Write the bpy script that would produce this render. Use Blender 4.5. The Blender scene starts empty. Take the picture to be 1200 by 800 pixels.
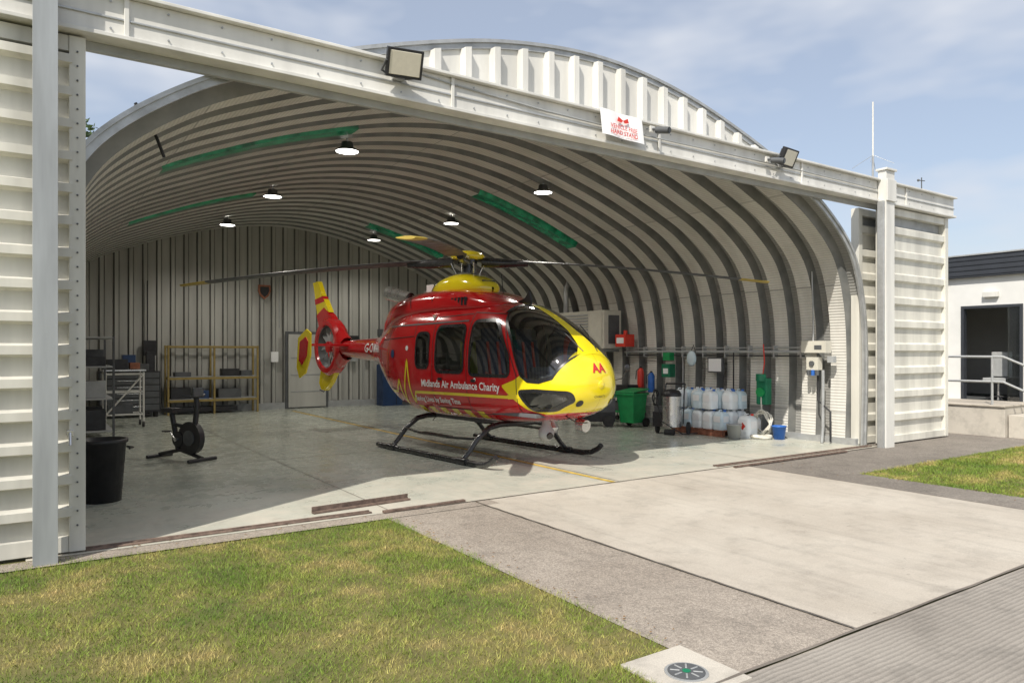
import bpy, math, random
import numpy as np
from mathutils import Vector, Matrix
random.seed(7); rng=np.random.default_rng(7)
scene=bpy.context.scene
scene.view_settings.view_transform='Standard'
scene.view_settings.look='None'
scene.view_settings.exposure=0

# ------------------------------------------------------------------ materials
def new_mat(name):
    m=bpy.data.materials.new(name); m.use_nodes=True
    nt=m.node_tree; b=nt.nodes['Principled BSDF']
    return m,nt,b
def N(nt,t,**kw):
    n=nt.nodes.new(t)
    for k,v in kw.items(): setattr(n,k,v)
    return n
def mathn(nt,op,a,b=None,clamp=False):
    n=N(nt,'ShaderNodeMath',operation=op,use_clamp=clamp)
    for i,v in enumerate((a,b)):
        if v is None: continue
        if isinstance(v,(int,float)): n.inputs[i].default_value=v
        else: nt.links.new(v,n.inputs[i])
    return n.outputs[0]
def noise(nt,scale,detail=4,rough=.55,vec=None,coord='Object'):
    n=N(nt,'ShaderNodeTexNoise'); n.inputs['Scale'].default_value=scale
    n.inputs['Detail'].default_value=min(detail,4); n.inputs['Roughness'].default_value=rough
    if vec is None:
        tc=N(nt,'ShaderNodeTexCoord'); vec=tc.outputs[coord]
    nt.links.new(vec,n.inputs['Vector'])
    return n.outputs['Fac']
def ramp(nt,fac,p):
    r=N(nt,'ShaderNodeValToRGB'); nt.links.new(fac,r.inputs[0])
    e=r.color_ramp.elements
    while len(e)<len(p): e.new(.5)
    for i,(pos,c) in enumerate(p):
        e[i].position=pos; e[i].color=(c[0],c[1],c[2],1) if not isinstance(c,(int,float)) else (c,c,c,1)
    return r.outputs[0]
def mixc(nt,f,a,b,mode='MIX'):
    n=N(nt,'ShaderNodeMix',data_type='RGBA',blend_type=mode)
    for s,v in ((n.inputs[0],f),(n.inputs[6],a),(n.inputs[7],b)):
        if isinstance(v,(int,float)): s.default_value=v
        elif isinstance(v,(tuple,list)): s.default_value=(v[0],v[1],v[2],1)
        else: nt.links.new(v,s)
    return n.outputs[2]
def bump(nt,b,h,strength=.3,dist=.01,prev=None):
    n=N(nt,'ShaderNodeBump'); n.inputs['Strength'].default_value=strength; n.inputs['Distance'].default_value=dist
    nt.links.new(h,n.inputs['Height'])
    if prev is not None: nt.links.new(prev,n.inputs['Normal'])
    nt.links.new(n.outputs[0],b.inputs['Normal']); return n.outputs[0]
def simple(name,col,rough=.5,metal=0,var=.18,vscale=6,coat=0,bmp=0,spec=.5,streak=False):
    m,nt,b=new_mat(name)
    tc=N(nt,'ShaderNodeTexCoord'); vec=tc.outputs['Object']
    if streak:
        mp=N(nt,'ShaderNodeMapping'); mp.inputs['Scale'].default_value=(1,1,.12)
        nt.links.new(vec,mp.inputs[0]); vec=mp.outputs[0]
    f=noise(nt,vscale,4 if streak else 3,.6,vec)
    lo=[c*(1-var) for c in col]; hi=[min(1,c*(1+var*.6)) for c in col]
    c=ramp(nt,f,[(.3,lo),(.65,hi)])
    nt.links.new(c,b.inputs['Base Color'])
    b.inputs['Metallic'].default_value=metal
    r=ramp(nt,f,[(.3,min(1,rough+.1)),(.7,max(0,rough-.07))])
    nt.links.new(r,b.inputs['Roughness'])
    b.inputs['Coat Weight'].default_value=coat; b.inputs['Coat Roughness'].default_value=.05
    b.inputs['Specular IOR Level'].default_value=spec
    if bmp: bump(nt,b,noise(nt,60,4),bmp,.004)
    return m
M={}
M['white']=simple('white_painted_steel',(.70,.69,.65),.45,0,.2,2.2,streak=True)
M['door']=simple('door_cladding',(.66,.645,.58),.4,.0,.24,2.5,streak=True)
M['galv']=simple('galvanised_trim',(.44,.45,.45),.4,.4,.2,5)
M['greypost']=simple('grey_post_paint',(.38,.40,.41),.4,.2,.25,4,streak=True)
M['black']=simple('black_plastic',(.02,.02,.022),.45,0,.3,8)
M['blackpaint']=simple('black_gloss_paint',(.018,.018,.02),.28,0,.3,8,coat=.4)
M['rubber']=simple('rubber',(.03,.03,.03),.8,0,.3,12)
M['red']=simple('red_paint',(.56,.008,.012),.2,0,.06,2,coat=1)
M['yellow']=simple('yellow_paint',(.86,.68,.015),.22,0,.05,2,coat=1)
M['lyellow']=simple('line_yellow',(.60,.42,.08),.6,0,.4,9)
M['rackyellow']=simple('rack_yellow',(.30,.22,.07),.5,0,.2,6)
M['textwhite']=simple('decal_white',(.88,.88,.88),.4,0,.02,3)
M['green']=simple('green_plastic',(.015,.30,.09),.4,0,.2,6)
M['green2']=simple('dark_green_box',(.01,.18,.09),.4,0,.2,6)
M['blue']=simple('blue_plastic',(.03,.14,.50),.4,0,.2,6)
M['navy']=simple('navy_cabinet',(.015,.045,.13),.4,0,.2,3)
M['jug']=simple('drum_plastic',(.84,.88,.89),.35,0,.06,3)
M['jugb']=simple('drum_plastic_blue',(.64,.76,.82),.35,0,.10,3)
M['cream']=simple('cream_enamel',(.62,.60,.52),.4,0,.1,3)
M['grey']=simple('grey_paint',(.36,.37,.37),.5,0,.15,4)
M['dgrey']=simple('dark_grey',(.09,.095,.10),.5,0,.2,5)
M['wood']=simple('pallet_wood',(.30,.12,.07),.8,0,.35,12)
M['rust']=simple('rusty_steel',(.17,.12,.095),.8,.2,.5,14,bmp=.4)
M['steel']=simple('stainless_steel',(.62,.62,.62),.25,.9,.1,6)
M['orange']=simple('signal_red_box',(.70,.05,.03),.4,0,.1,5)
M['rope']=simple('rope',(.7,.68,.6),.9,0,.2,30)
M['blade']=simple('rotor_blade_paint',(.075,.078,.082),.5,0,.2,5)
M['bladetip']=simple('rotor_blade_tip',(.46,.34,.06),.4,0,.15,5)
M['render']=simple('wall_render',(.70,.70,.68),.8,0,.08,1.2)
M['fascia']=simple('dark_fascia',(.045,.05,.06),.4,.2,.15,4)
M['cabin']=simple('cabin_trim',(.13,.13,.14),.7,0,.2,5)
M['seat']=simple('seat_fabric',(.10,.13,.20),.85,0,.2,20)
M['hivis']=simple('hivis_yellow',(.6,.65,.05),.8,0,.1,6)
M['lens']=simple('floodlight_lens',(.70,.66,.54),.2,0,.05,20,coat=.5)
M['leaflitter']=simple('dry_leaf',(.22,.13,.05),.9,0,.4,20)

def shell(name,col):
    m,nt,b=new_mat(name)
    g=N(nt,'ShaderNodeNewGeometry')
    f=noise(nt,1.7,3)
    c=ramp(nt,f,[(.3,[x*.93 for x in col]),(.7,col)])
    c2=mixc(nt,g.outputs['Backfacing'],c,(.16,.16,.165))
    nt.links.new(c2,b.inputs['Base Color'])
    b.inputs['Roughness'].default_value=.17
    b.inputs['Coat Weight'].default_value=1; b.inputs['Coat Roughness'].default_value=.025
    return m
M['hred']=shell('fuselage_red',(.56,.008,.012))
M['hyel']=shell('fuselage_yellow',(.87,.70,.012))

def glassmat(name,tint,k=1.0):
    m=bpy.data.materials.new(name); m.use_nodes=True; nt=m.node_tree; nt.nodes.clear()
    o=N(nt,'ShaderNodeOutputMaterial'); mx=N(nt,'ShaderNodeMixShader'); tr=N(nt,'ShaderNodeBsdfTransparent')
    gl=N(nt,'ShaderNodeBsdfGlossy'); fr=N(nt,'ShaderNodeFresnel'); fr.inputs[0].default_value=1.5
    tr.inputs[0].default_value=(*tint,1); gl.inputs['Roughness'].default_value=.02
    nz=ramp(nt,noise(nt,1.2,3),[(.3,.95),(.7,1.25)])
    f=mathn(nt,'MULTIPLY',fr.outputs[0],nz); f2=mathn(nt,'MULTIPLY',f,k,True)
    nt.links.new(f2,mx.inputs[0]); nt.links.new(tr.outputs[0],mx.inputs[1]); nt.links.new(gl.outputs[0],mx.inputs[2])
    nt.links.new(mx.outputs[0],o.inputs[0]); return m
M['glass']=glassmat('tinted_glass',(.66,.70,.71),2.6)

def emis(name,col,s):
    m,nt,b=new_mat(name)
    b.inputs['Emission Color'].default_value=(*col,1); b.inputs['Emission Strength'].default_value=s
    b.inputs['Base Color'].default_value=(.8,.8,.8,1); return m
M['lamp']=emis('lamp_lens',(1,.97,.88),9)

def archmat(name,c0,c1):
    m,nt,b=new_mat(name)
    uv=N(nt,'ShaderNodeUVMap'); sp=N(nt,'ShaderNodeSeparateXYZ'); nt.links.new(uv.outputs[0],sp.inputs[0])
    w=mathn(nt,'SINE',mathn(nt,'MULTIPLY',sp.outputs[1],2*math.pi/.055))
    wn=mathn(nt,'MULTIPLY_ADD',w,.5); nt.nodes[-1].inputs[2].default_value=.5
    mp=N(nt,'ShaderNodeMapping'); mp.inputs['Scale'].default_value=(1.6,.35,1); nt.links.new(uv.outputs[0],mp.inputs[0])
    f=noise(nt,2.2,4,.6,mp.outputs[0])
    c=ramp(nt,f,[(.3,c0),(.7,c1)])
    # each sheet has weathered slightly differently
    wn_=N(nt,'ShaderNodeTexWhiteNoise',noise_dimensions='2D'); cb=N(nt,'ShaderNodeCombineXYZ')
    nt.links.new(mathn(nt,'FLOOR',mathn(nt,'MULTIPLY',mathn(nt,'SUBTRACT',sp.outputs[0],7.28),1/.5975)),cb.inputs[0])
    nt.links.new(mathn(nt,'FLOOR',mathn(nt,'MULTIPLY',sp.outputs[1],1/2.4)),cb.inputs[1]); nt.links.new(cb.outputs[0],wn_.inputs['Vector'])
    c=mixc(nt,1.0,c,ramp(nt,wn_.outputs['Value'],[(0,.84),(1,1.0)]),'MULTIPLY')
    sm=mathn(nt,'FRACT',mathn(nt,'MULTIPLY',sp.outputs[1],1/2.4))
    line=mathn(nt,'LESS_THAN',sm,.012)
    c=mixc(nt,mathn(nt,'MULTIPLY',line,.5),c,(.2,.2,.19))
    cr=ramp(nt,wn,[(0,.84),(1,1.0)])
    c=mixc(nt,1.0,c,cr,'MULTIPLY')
    nt.links.new(c,b.inputs['Base Color'])
    b.inputs['Roughness'].default_value=.42
    bump(nt,b,wn,.5,.012)
    return m
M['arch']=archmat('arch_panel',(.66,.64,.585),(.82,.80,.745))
M['arch2']=archmat('arch_pan_shaded',(.30,.30,.285),(.40,.395,.37))  # same sheet as the inner flats, recess shade painted into its colour
def flank():
    m,nt,b=new_mat('arch_web_shaded')
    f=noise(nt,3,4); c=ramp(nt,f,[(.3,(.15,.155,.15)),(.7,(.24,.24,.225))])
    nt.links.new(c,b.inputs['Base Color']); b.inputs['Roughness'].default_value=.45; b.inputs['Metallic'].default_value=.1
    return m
M['web']=flank()  # dark bands: side shadows of the corrugation put into the sheet colour
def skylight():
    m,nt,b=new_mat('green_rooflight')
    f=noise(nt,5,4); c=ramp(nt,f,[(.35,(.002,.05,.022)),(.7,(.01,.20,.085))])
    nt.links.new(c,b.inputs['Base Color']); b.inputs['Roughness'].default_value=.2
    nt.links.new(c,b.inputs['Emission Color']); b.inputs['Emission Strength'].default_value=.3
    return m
M['sky']=skylight()

def groundmat(name,c1,c2,bscale=45,bstr=.35,speck=.0,rough=.85,stain=.25,groove=None,big=.6,cracks=0):
    m,nt,b=new_mat(name)
    f=noise(nt,big,4,.68); c=ramp(nt,f,[(.32,c1),(.68,c2)])
    s=noise(nt,130,2,.6); c=mixc(nt,1.0,c,ramp(nt,s,[(.3,1-.24-speck*.5),(.7,1.0)]),'MULTIPLY')
    st=noise(nt,2.3,4,.75); c=mixc(nt,1.0,c,ramp(nt,st,[(.30,1-stain),(.5,1.0)]),'MULTIPLY')
    tc=N(nt,'ShaderNodeTexCoord')
    if speck>0:
        v=N(nt,'ShaderNodeTexVoronoi'); v.inputs['Scale'].default_value=70
        nt.links.new(tc.outputs['Object'],v.inputs['Vector'])
        g=ramp(nt,v.outputs['Color'],[(.2,.55),(.8,1.2)])
        c=mixc(nt,speck,c,mixc(nt,1.0,c,g,'MULTIPLY'))
    if cracks:
        # faint tyre tracks running into the hangar and small dark spots
        mp=N(nt,'ShaderNodeMapping'); mp.inputs['Scale'].default_value=(5.5,.35,1); mp.inputs['Rotation'].default_value=(0,0,.05); nt.links.new(tc.outputs['Object'],mp.inputs[0])
        tr=noise(nt,1,3,.6,mp.outputs[0]); c=mixc(nt,1.0,c,ramp(nt,tr,[(.30,1-cracks),(.48,1.0)]),'MULTIPLY')
        sp_=noise(nt,17,2,.5); c=mixc(nt,1.0,c,ramp(nt,sp_,[(.22,.72),(.29,1.0)]),'MULTIPLY')
    h=noise(nt,bscale,4,.7)
    if groove:
        sp=N(nt,'ShaderNodeSeparateXYZ'); nt.links.new(tc.outputs['Object'],sp.inputs[0])
        wob=mathn(nt,'MULTIPLY',noise(nt,5,3),.03)
        w=mathn(nt,'SINE',mathn(nt,'MULTIPLY',mathn(nt,'ADD',sp.outputs[1],wob),2*math.pi/groove))
        h=mathn(nt,'ADD',mathn(nt,'MULTIPLY',w,.5),mathn(nt,'MULTIPLY',h,.9))
        c=mixc(nt,1.0,c,ramp(nt,w,[(0,.86),(.8,1.0)]),'MULTIPLY')
    nt.links.new(c,b.inputs['Base Color']); b.inputs['Roughness'].default_value=rough
    bump(nt,b,h,bstr,.01); return m
M['slab']=groundmat('pale_concrete',(.46,.41,.345),(.59,.54,.465),stain=.18,bstr=.3,cracks=.13)
M['aggr']=groundmat('exposed_aggregate_concrete',(.38,.325,.27),(.52,.455,.385),speck=.5,bstr=.6,bscale=70,cracks=.1)
M['grooved']=groundmat('brushed_concrete',(.30,.27,.235),(.40,.365,.32),groove=.035,bstr=.4)
M['asph']=groundmat('worn_tarmac',(.25,.22,.19),(.37,.33,.285),speck=.6,bstr=.6,bscale=80)
M['kerb']=groundmat('kerb_concrete',(.50,.46,.40),(.62,.575,.50),stain=.25)
M['earth']=groundmat('lawn_soil',(.10,.115,.028),(.23,.19,.07),bscale=30,bstr=.9,rough=.95,big=1.3)
M['joint']=groundmat('joint_sealant',(.15,.13,.11),(.23,.20,.17))
def floormat():
    m,nt,b=new_mat('hangar_floor_paint')
    f=noise(nt,.5,4,.65); c=ramp(nt,f,[(.3,(.40,.43,.37)),(.7,(.52,.54,.47))])
    st=noise(nt,3.5,4,.75); c=mixc(nt,1.0,c,ramp(nt,st,[(.28,.76),(.47,1.0)]),'MULTIPLY')
    tc=N(nt,'ShaderNodeTexCoord'); mp=N(nt,'ShaderNodeMapping'); mp.inputs['Scale'].default_value=(7,.5,1)
    nt.links.new(tc.outputs['Object'],mp.inputs[0])
    sc=noise(nt,1.2,3,.6,mp.outputs[0]); c=mixc(nt,1.0,c,ramp(nt,sc,[(.3,.86),(.5,1.0)]),'MULTIPLY')
    sp=N(nt,'ShaderNodeSeparateXYZ'); nt.links.new(tc.outputs['Object'],sp.inputs[0])
    near=mathn(nt,'SUBTRACT',9.9,sp.outputs[1]); near=mathn(nt,'MULTIPLY',near,.22)
    wr=mathn(nt,'ADD',near,mathn(nt,'MULTIPLY',mathn(nt,'SUBTRACT',noise(nt,1.1,4,.7),.5),2.0))
    wr=mathn(nt,'MULTIPLY',wr,.9,True)
    c=mixc(nt,wr,c,mixc(nt,1.0,(.57,.515,.435),ramp(nt,st,[(.3,.8),(.5,1.0)]),'MULTIPLY'))
    nt.links.new(c,b.inputs['Base Color'])
    r=ramp(nt,st,[(.3,.40),(.6,.17)]); nt.links.new(mathn(nt,'ADD',r,mathn(nt,'MULTIPLY',wr,.35)),b.inputs['Roughness'])
    bump(nt,b,noise(nt,9,3),.05,.01); return m
M['floor']=floormat()
def grassblade():
    m,nt,b=new_mat('grass_blades')
    f=noise(nt,1.3,4,.72); f2=noise(nt,38,1)
    c=ramp(nt,f,[(.36,(.14,.235,.030)),(.51,(.235,.295,.050)),(.60,(.42,.37,.12)),(.70,(.60,.45,.20))])
    c=mixc(nt,1.0,c,ramp(nt,f2,[(.3,.55),(.7,1.25)]),'MULTIPLY')
    nt.links.new(c,b.inputs['Base Color']); b.inputs['Roughness'].default_value=.6
    b.inputs['Specular IOR Level'].default_value=.25
    return m
M['blades']=grassblade()
def leafm():
    m,nt,b=new_mat('leaves')
    c=ramp(nt,noise(nt,1.5,2),[(.3,(.03,.06,.012)),(.7,(.08,.13,.03))]); nt.links.new(c,b.inputs['Base Color']); b.inputs['Roughness'].default_value=.6
    return m
M['leaf']=leafm(); M['bark']=simple('bark',(.12,.09,.06),.9,0,.3,10)

# ------------------------------------------------------------------ builder
class B:
    def __init__(s,name):
        s.name=name; s.v=[]; s.f=[]; s.m=[]; s.sm=[]; s.mats=[]
    def mi(s,mat):
        mat=M[mat] if isinstance(mat,str) else mat
        if mat not in s.mats: s.mats.append(mat)
        return s.mats.index(mat)
    def add(s,vs,fs,mat,smooth=False):
        o=len(s.v); k=s.mi(mat); s.v+= [tuple(map(float,q)) for q in vs]
        for f in fs: s.f.append([i+o for i in f]); s.m.append(k); s.sm.append(smooth)
    def box(s,c,d,mat,rot=None):
        x,y,z=[q/2 for q in d]
        vs=[Vector((a*x,b*y,e*z)) for a in(-1,1) for b in(-1,1) for e in(-1,1)]
        if rot is not None: vs=[rot@q for q in vs]
        vs=[q+Vector(c) for q in vs]
        s.add(vs,[(0,1,3,2),(4,6,7,5),(0,4,5,1),(2,3,7,6),(0,2,6,4),(1,5,7,3)],mat)
    def bx(s,x0,x1,y0,y1,z0,z1,mat): s.box(((x0+x1)/2,(y0+y1)/2,(z0+z1)/2),(abs(x1-x0),abs(y1-y0),abs(z1-z0)),mat)
    def cyl(s,p0,p1,r0,mat,r1=None,seg=16,caps=True):
        p0=Vector(p0);p1=Vector(p1); r1=r0 if r1 is None else r1
        d=(p1-p0).normalized(); a=d.orthogonal().normalized(); b=d.cross(a)
        vs=[];
        for p,r in((p0,r0),(p1,r1)):
            for i in range(seg):
                t=2*math.pi*i/seg; vs.append(p+a*(r*math.cos(t))+b*(r*math.sin(t)))
        s.add(vs,[(i,(i+1)%seg,seg+(i+1)%seg,seg+i) for i in range(seg)],mat,True)
        if caps:
            s.add(vs,[tuple(range(seg))[::-1],tuple(range(seg,2*seg))],mat)
    def tube(s,pts,r,mat,seg=8):
        pts=[Vector(p) for p in pts]; n=len(pts); vs=[]; a=None
        for i,p in enumerate(pts):
            d=(pts[min(i+1,n-1)]-pts[max(i-1,0)]).normalized()
            a=d.orthogonal().normalized() if a is None else (a-d*a.dot(d)).normalized()
            b=d.cross(a); rr=r[i] if isinstance(r,(list,tuple)) else r
            for k in range(seg):
                t=2*math.pi*k/seg; vs.append(p+a*(rr*math.cos(t))+b*(rr*math.sin(t)))
        fs=[(i*seg+k,i*seg+(k+1)%seg,(i+1)*seg+(k+1)%seg,(i+1)*seg+k) for i in range(n-1) for k in range(seg)]
        s.add(vs,fs,mat,True); s.add(vs,[tuple(range(seg))[::-1],tuple(range((n-1)*seg,n*seg))],mat)
    def lathe(s,c,prof,mat,seg=20,axis=(0,0,1)):
        ax=Vector(axis).normalized(); a=ax.orthogonal().normalized(); b=ax.cross(a); vs=[]
        for r,h in prof:
            for k in range(seg):
                t=2*math.pi*k/seg; vs.append(Vector(c)+ax*h+a*(r*math.cos(t))+b*(r*math.sin(t)))
        n=len(prof)
        s.add(vs,[(i*seg+k,i*seg+(k+1)%seg,(i+1)*seg+(k+1)%seg,(i+1)*seg+k) for i in range(n-1) for k in range(seg)],mat,True)
    def ball(s,c,r,mat,seg=16,rings=10):
        r=(r,r,r) if isinstance(r,(int,float)) else r
        vs=[];
        for i in range(rings+1):
            p=math.pi*i/rings
            for k in range(seg):
                t=2*math.pi*k/seg; vs.append((c[0]+r[0]*math.sin(p)*math.cos(t),c[1]+r[1]*math.sin(p)*math.sin(t),c[2]+r[2]*math.cos(p)))
        s.add(vs,[(i*seg+k,(i+1)*seg+k,(i+1)*seg+(k+1)%seg,i*seg+(k+1)%seg) for i in range(rings) for k in range(seg)],mat,True)
    def prism(s,pts,vec,mat,smooth=False):
        n=len(pts); v=Vector(vec); p=[Vector(q) for q in pts]; vs=p+[q+v for q in p]
        s.add(vs,[tuple(range(n))[::-1],tuple(range(n,2*n))],mat)
        s.add(vs,[(i,(i+1)%n,n+(i+1)%n,n+i) for i in range(n)],mat,smooth)
    def grid(s,P,mat,keep=None,smooth=True,flip=False):
        r,c=P.shape[:2]; o=len(s.v); k=s.mi(mat); s.v+=[tuple(q) for q in P.reshape(-1,3).tolist()]
        for i in range(r-1):
            for j in range(c-1):
                if keep is not None and not keep[i,j]: continue
                q=[o+i*c+j,o+i*c+j+1,o+(i+1)*c+j+1,o+(i+1)*c+j]
                s.f.append(q[::-1] if flip else q); s.m.append(k); s.sm.append(smooth)
    def text(s,txt,size,mat,fn,align='LEFT',bold=0.0):
        cu=bpy.data.curves.new('t','FONT'); cu.body=txt; cu.size=size; cu.align_x=align; cu.resolution_u=3; cu.offset=bold
        ob=bpy.data.objects.new('t',cu); bpy.context.collection.objects.link(ob)
        dg=bpy.context.evaluated_depsgraph_get(); me=ob.evaluated_get(dg).to_mesh()
        vs=[fn(q.co.x,q.co.y) for q in me.vertices]; fs=[tuple(p.vertices) for p in me.polygons]
        s.add(vs,fs,mat); ob.evaluated_get(dg).to_mesh_clear(); bpy.data.objects.remove(ob); bpy.data.curves.remove(cu)
    def done(s,parent=None,bevel=0,loc=None,rotz=0):
        me=bpy.data.meshes.new(s.name); me.from_pydata(s.v,[],s.f)
        for m in s.mats: me.materials.append(m)
        me.polygons.foreach_set('material_index',s.m); me.polygons.foreach_set('use_smooth',s.sm); me.update()
        ob=bpy.data.objects.new(s.name,me); bpy.context.collection.objects.link(ob)
        if bevel:
            b=ob.modifiers.new('bevel','BEVEL'); b.width=bevel; b.segments=2; b.limit_method='ANGLE'; b.angle_limit=math.radians(50)
        if loc: ob.location=loc
        ob.rotation_euler[2]=rotz
        if parent: ob.parent=parent
        return ob
def empty(name,loc=(0,0,0),rotz=0):
    e=bpy.data.objects.new(name,None); bpy.context.collection.objects.link(e); e.location=loc; e.rotation_euler[2]=rotz; e.empty_display_size=.3; return e

# ------------------------------------------------------------------ ground
def sheet(name,x0,x1,y0,y1,z,mat):
    b=B(name); b.add([(x0,y0,z),(x1,y0,z),(x1,y1,z),(x0,y1,z)],[(0,1,2,3)],mat); return b.done()
sheet('ground',-400,500,-300,700,0,'earth')
sheet('aggregate_path',3.05,4.2,2.47,7.0,.006,'aggr')
sheet('concrete_apron',4.2,8.85,2.47,7.0,.010,'slab')
sheet('tarmac_path',8.85,9.62,2.47,7.0,.006,'asph')
sheet('tarmac_forecourt',9.62,40,5.6,30,.006,'asph')
sheet('brushed_concrete_road',2.3,60,-12,2.45,.006,'grooved')
sheet('door_sill',-4,4.4,6.76,7.0,.011,'aggr')
sheet('hangar_floor',.0,12.6,7.0,21.7,.014,'floor')
b=B('slab_joint')
def wavy(x0,y0,x1,y1,w):
    n=40; L=math.hypot(x1-x0,y1-y0); nx,ny=-(y1-y0)/L,(x1-x0)/L
    P=np.zeros((2,n+1,3))
    for i in range(n+1):
        t=i/n; o=.004*math.sin(i*1.7)+.003*math.sin(i*3.1); ww=w*(.55+.45*abs(math.sin(i*2.3)))
        for k,s in enumerate((-1,1)): P[k,i]=(x0+(x1-x0)*t+nx*(o+s*ww/2),y0+(y1-y0)*t+ny*(o+s*ww/2),.018)
    b.grid(P,'joint',smooth=False,flip=True)
wavy(4.2,2.47,4.2,6.97,.018); wavy(8.85,2.47,8.85,6.97,.018); wavy(2.9,2.458,14,2.458,.026); wavy(3.1,6.99,12.5,6.99,.018)
b.done()
b=B('floor_line_marking')
b.add([(6.27,7.0,.018),(6.35,7.0,.018),(6.35,20.5,.018),(6.27,20.5,.018)],[(0,1,2,3)],'lyellow')
b.done()
b=B('floor_joint')
for (x0,x1,y0,y1) in((6.40,6.415,7.0,21.5),(.1,12.5,11.4,11.412),(.1,12.5,16.2,16.212),(3.2,3.21,7.0,21.5),(9.5,9.51,7,21.5)):
    b.add([(x0,y0,.0175),(x1,y0,.0175),(x1,y1,.0175),(x0,y1,.0175)],[(0,1,2,3)],'joint')
b.done()
b=B('leaf_litter')
for i in range(150):
    if i<70: x=3.08+abs(random.gauss(0,.10)); y=random.uniform(2.9,6.7)
    elif i<110: x=random.uniform(.5,4.3); y=random.uniform(6.78,7.05)
    else: x=9.58-abs(random.gauss(0,.15)); y=random.uniform(3,6.9)
    a=random.uniform(0,6.28); s=random.uniform(.006,.016); z=.02
    b.add([(x+s*math.cos(a),y+s*math.sin(a),z),(x+s*.5*math.cos(a+1.5),y+s*.5*math.sin(a+1.5),z+.006),(x-s*math.cos(a),y-s*math.sin(a),z),(x+s*.5*math.cos(a-1.5),y+s*.5*math.sin(a-1.5),z+.003)],[(0,1,2,3)],'leaflitter')
b.done()

def lawn(name,regions,hmin,hmax,wid):
    V=[]
    for (x0,x1,y0,y1,dens) in regions:
        n=int((x1-x0)*(y1-y0)*dens)
        x=rng.uniform(x0,x1,n); y=rng.uniform(y0,y1,n)
        cl=(np.sin(x*3.1+np.sin(y*2.3)*2)*np.cos(y*2.7+np.sin(x*1.7)*2)+1)/2
        a=rng.uniform(0,2*math.pi,n); h=rng.uniform(hmin,hmax,n)*(.6+.6*cl); w=rng.uniform(.5,1,n)*wid
        lx=rng.normal(0,.6,n)*h; ly=rng.normal(0,.6,n)*h
        p=np.zeros((n,3,3)); dx=np.cos(a)*w; dy=np.sin(a)*w
        p[:,0]=np.stack([x-dx,y-dy,np.zeros(n)],1); p[:,1]=np.stack([x+dx,y+dy,np.zeros(n)],1); p[:,2]=np.stack([x+lx,y+ly,h],1)
        V.append(p.reshape(-1,3))
    V=np.concatenate(V); nf=len(V)//3
    me=bpy.data.meshes.new(name); me.vertices.add(len(V)); me.vertices.foreach_set('co',V.astype('f').ravel())
    me.loops.add(nf*3); me.loops.foreach_set('vertex_index',np.arange(nf*3,dtype='i'))
    me.polygons.add(nf); me.polygons.foreach_set('loop_start',np.arange(0,nf*3,3,dtype='i'))
    me.update(); me.validate(); me.materials.append(M['blades'])
    ob=bpy.data.objects.new(name,me); bpy.context.collection.objects.link(ob)
edge=[]
for i in range(60):   # ragged tufts creeping over the path edge
    y=2.95+i*.064; w=abs(math.sin(i*1.9)*math.sin(i*.7))*.07; edge.append((3.05,3.06+w,y,y+.064,3500))
for i in range(46):
    x=.2+i*.062; w=abs(math.sin(i*2.3)*math.sin(i*.5))*.05; edge.append((x,x+.062,6.75,6.765+w,3500))
lawn('grass',[(-2.2,2.66,1.6,6.76,5200),(2.64,3.06,2.9,6.76,5200),(2.6,2.68,1.6,2.95,3000),(-.2,.36,6.78,7.0,2200)]+edge,.018,.042,.0028)
lawn('grass_lawn',[(9.6,17,2.4,5.62,2600),(9.56,9.6,2.4,5.6,1500)],.02,.05,.005)

b=B('manhole_cover'); 
b.bx(2.66,3.12,2.40,2.90,0,.016,'kerb')
b.cyl((2.88,2.63,.014),(2.88,2.63,.021),.115,'galv',seg=40)
b.cyl((2.88,2.63,.02),(2.88,2.63,.025),.098,'dgrey',seg=40)
for i in range(8):
    a=i*math.pi/4; b.box((2.88+.06*math.cos(a),2.63+.06*math.sin(a),.0265),(.05,.010,.004),'galv',Matrix.Rotation(a,3,'Z'))
b.cyl((2.88,2.63,.0255),(2.88,2.63,.028),.022,'green2',seg=16)
b.done(bevel=.002)

# ------------------------------------------------------------------ hangar
CX=6.3
prof_pts=[(-6.25,0),(-6.3,1.5),(-6.2,2.6),(-5.85,3.48),(-5.05,4.15),(-4.1,4.6),(-2.95,5.02),(-1.5,5.4),(0,5.55)]
prof_pts=prof_pts+[(-x,z) for x,z in prof_pts[:-1][::-1]]
def catmull(pts,n):
    pts=np.array(pts,float); e=np.vstack([2*pts[0]-pts[1],pts,2*pts[-1]-pts[-2]]); out=[]
    for i in range(1,len(e)-2):
        p0,p1,p2,p3=e[i-1:i+3]
        for t in np.linspace(0,1,n,endpoint=False):
            out.append(.5*((2*p1)+(-p0+p2)*t+(2*p0-5*p1+4*p2-p3)*t*t+(-p0+3*p1-3*p2+p3)*t**3))
    out.append(pts[-1]); return np.array(out)
AR=catmull(prof_pts,10)
tan=np.gradient(AR,axis=0); tan/=np.linalg.norm(tan,axis=1)[:,None]
nin=np.stack([tan[:,1],-tan[:,0]],1)
arcl=np.concatenate([[0],np.cumsum(np.linalg.norm(np.diff(AR,axis=0),axis=1))])
def archz(x,off=0):
    q=AR+nin*off; xs=q[:,0]+CX; return float(np.interp(x,xs[8:-8],q[8:-8,1]))
hangar=empty('aircraft_hangar')
Y0,Y1=7.28,21.62; pitch=.60; n=int(round((Y1-Y0)/pitch)); pitch=(Y1-Y0)/n
ys=[];ds=[]
for i in range(n):
    a=Y0+i*pitch
    for fy,d in((0,.0),(.28,.0),(.38,.16),(.90,.16)): ys.append(a+fy*pitch); ds.append(d)
ys.append(Y1); ds.append(0)
b=B('arch_panels'); na=len(AR); uv=[]
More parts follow.
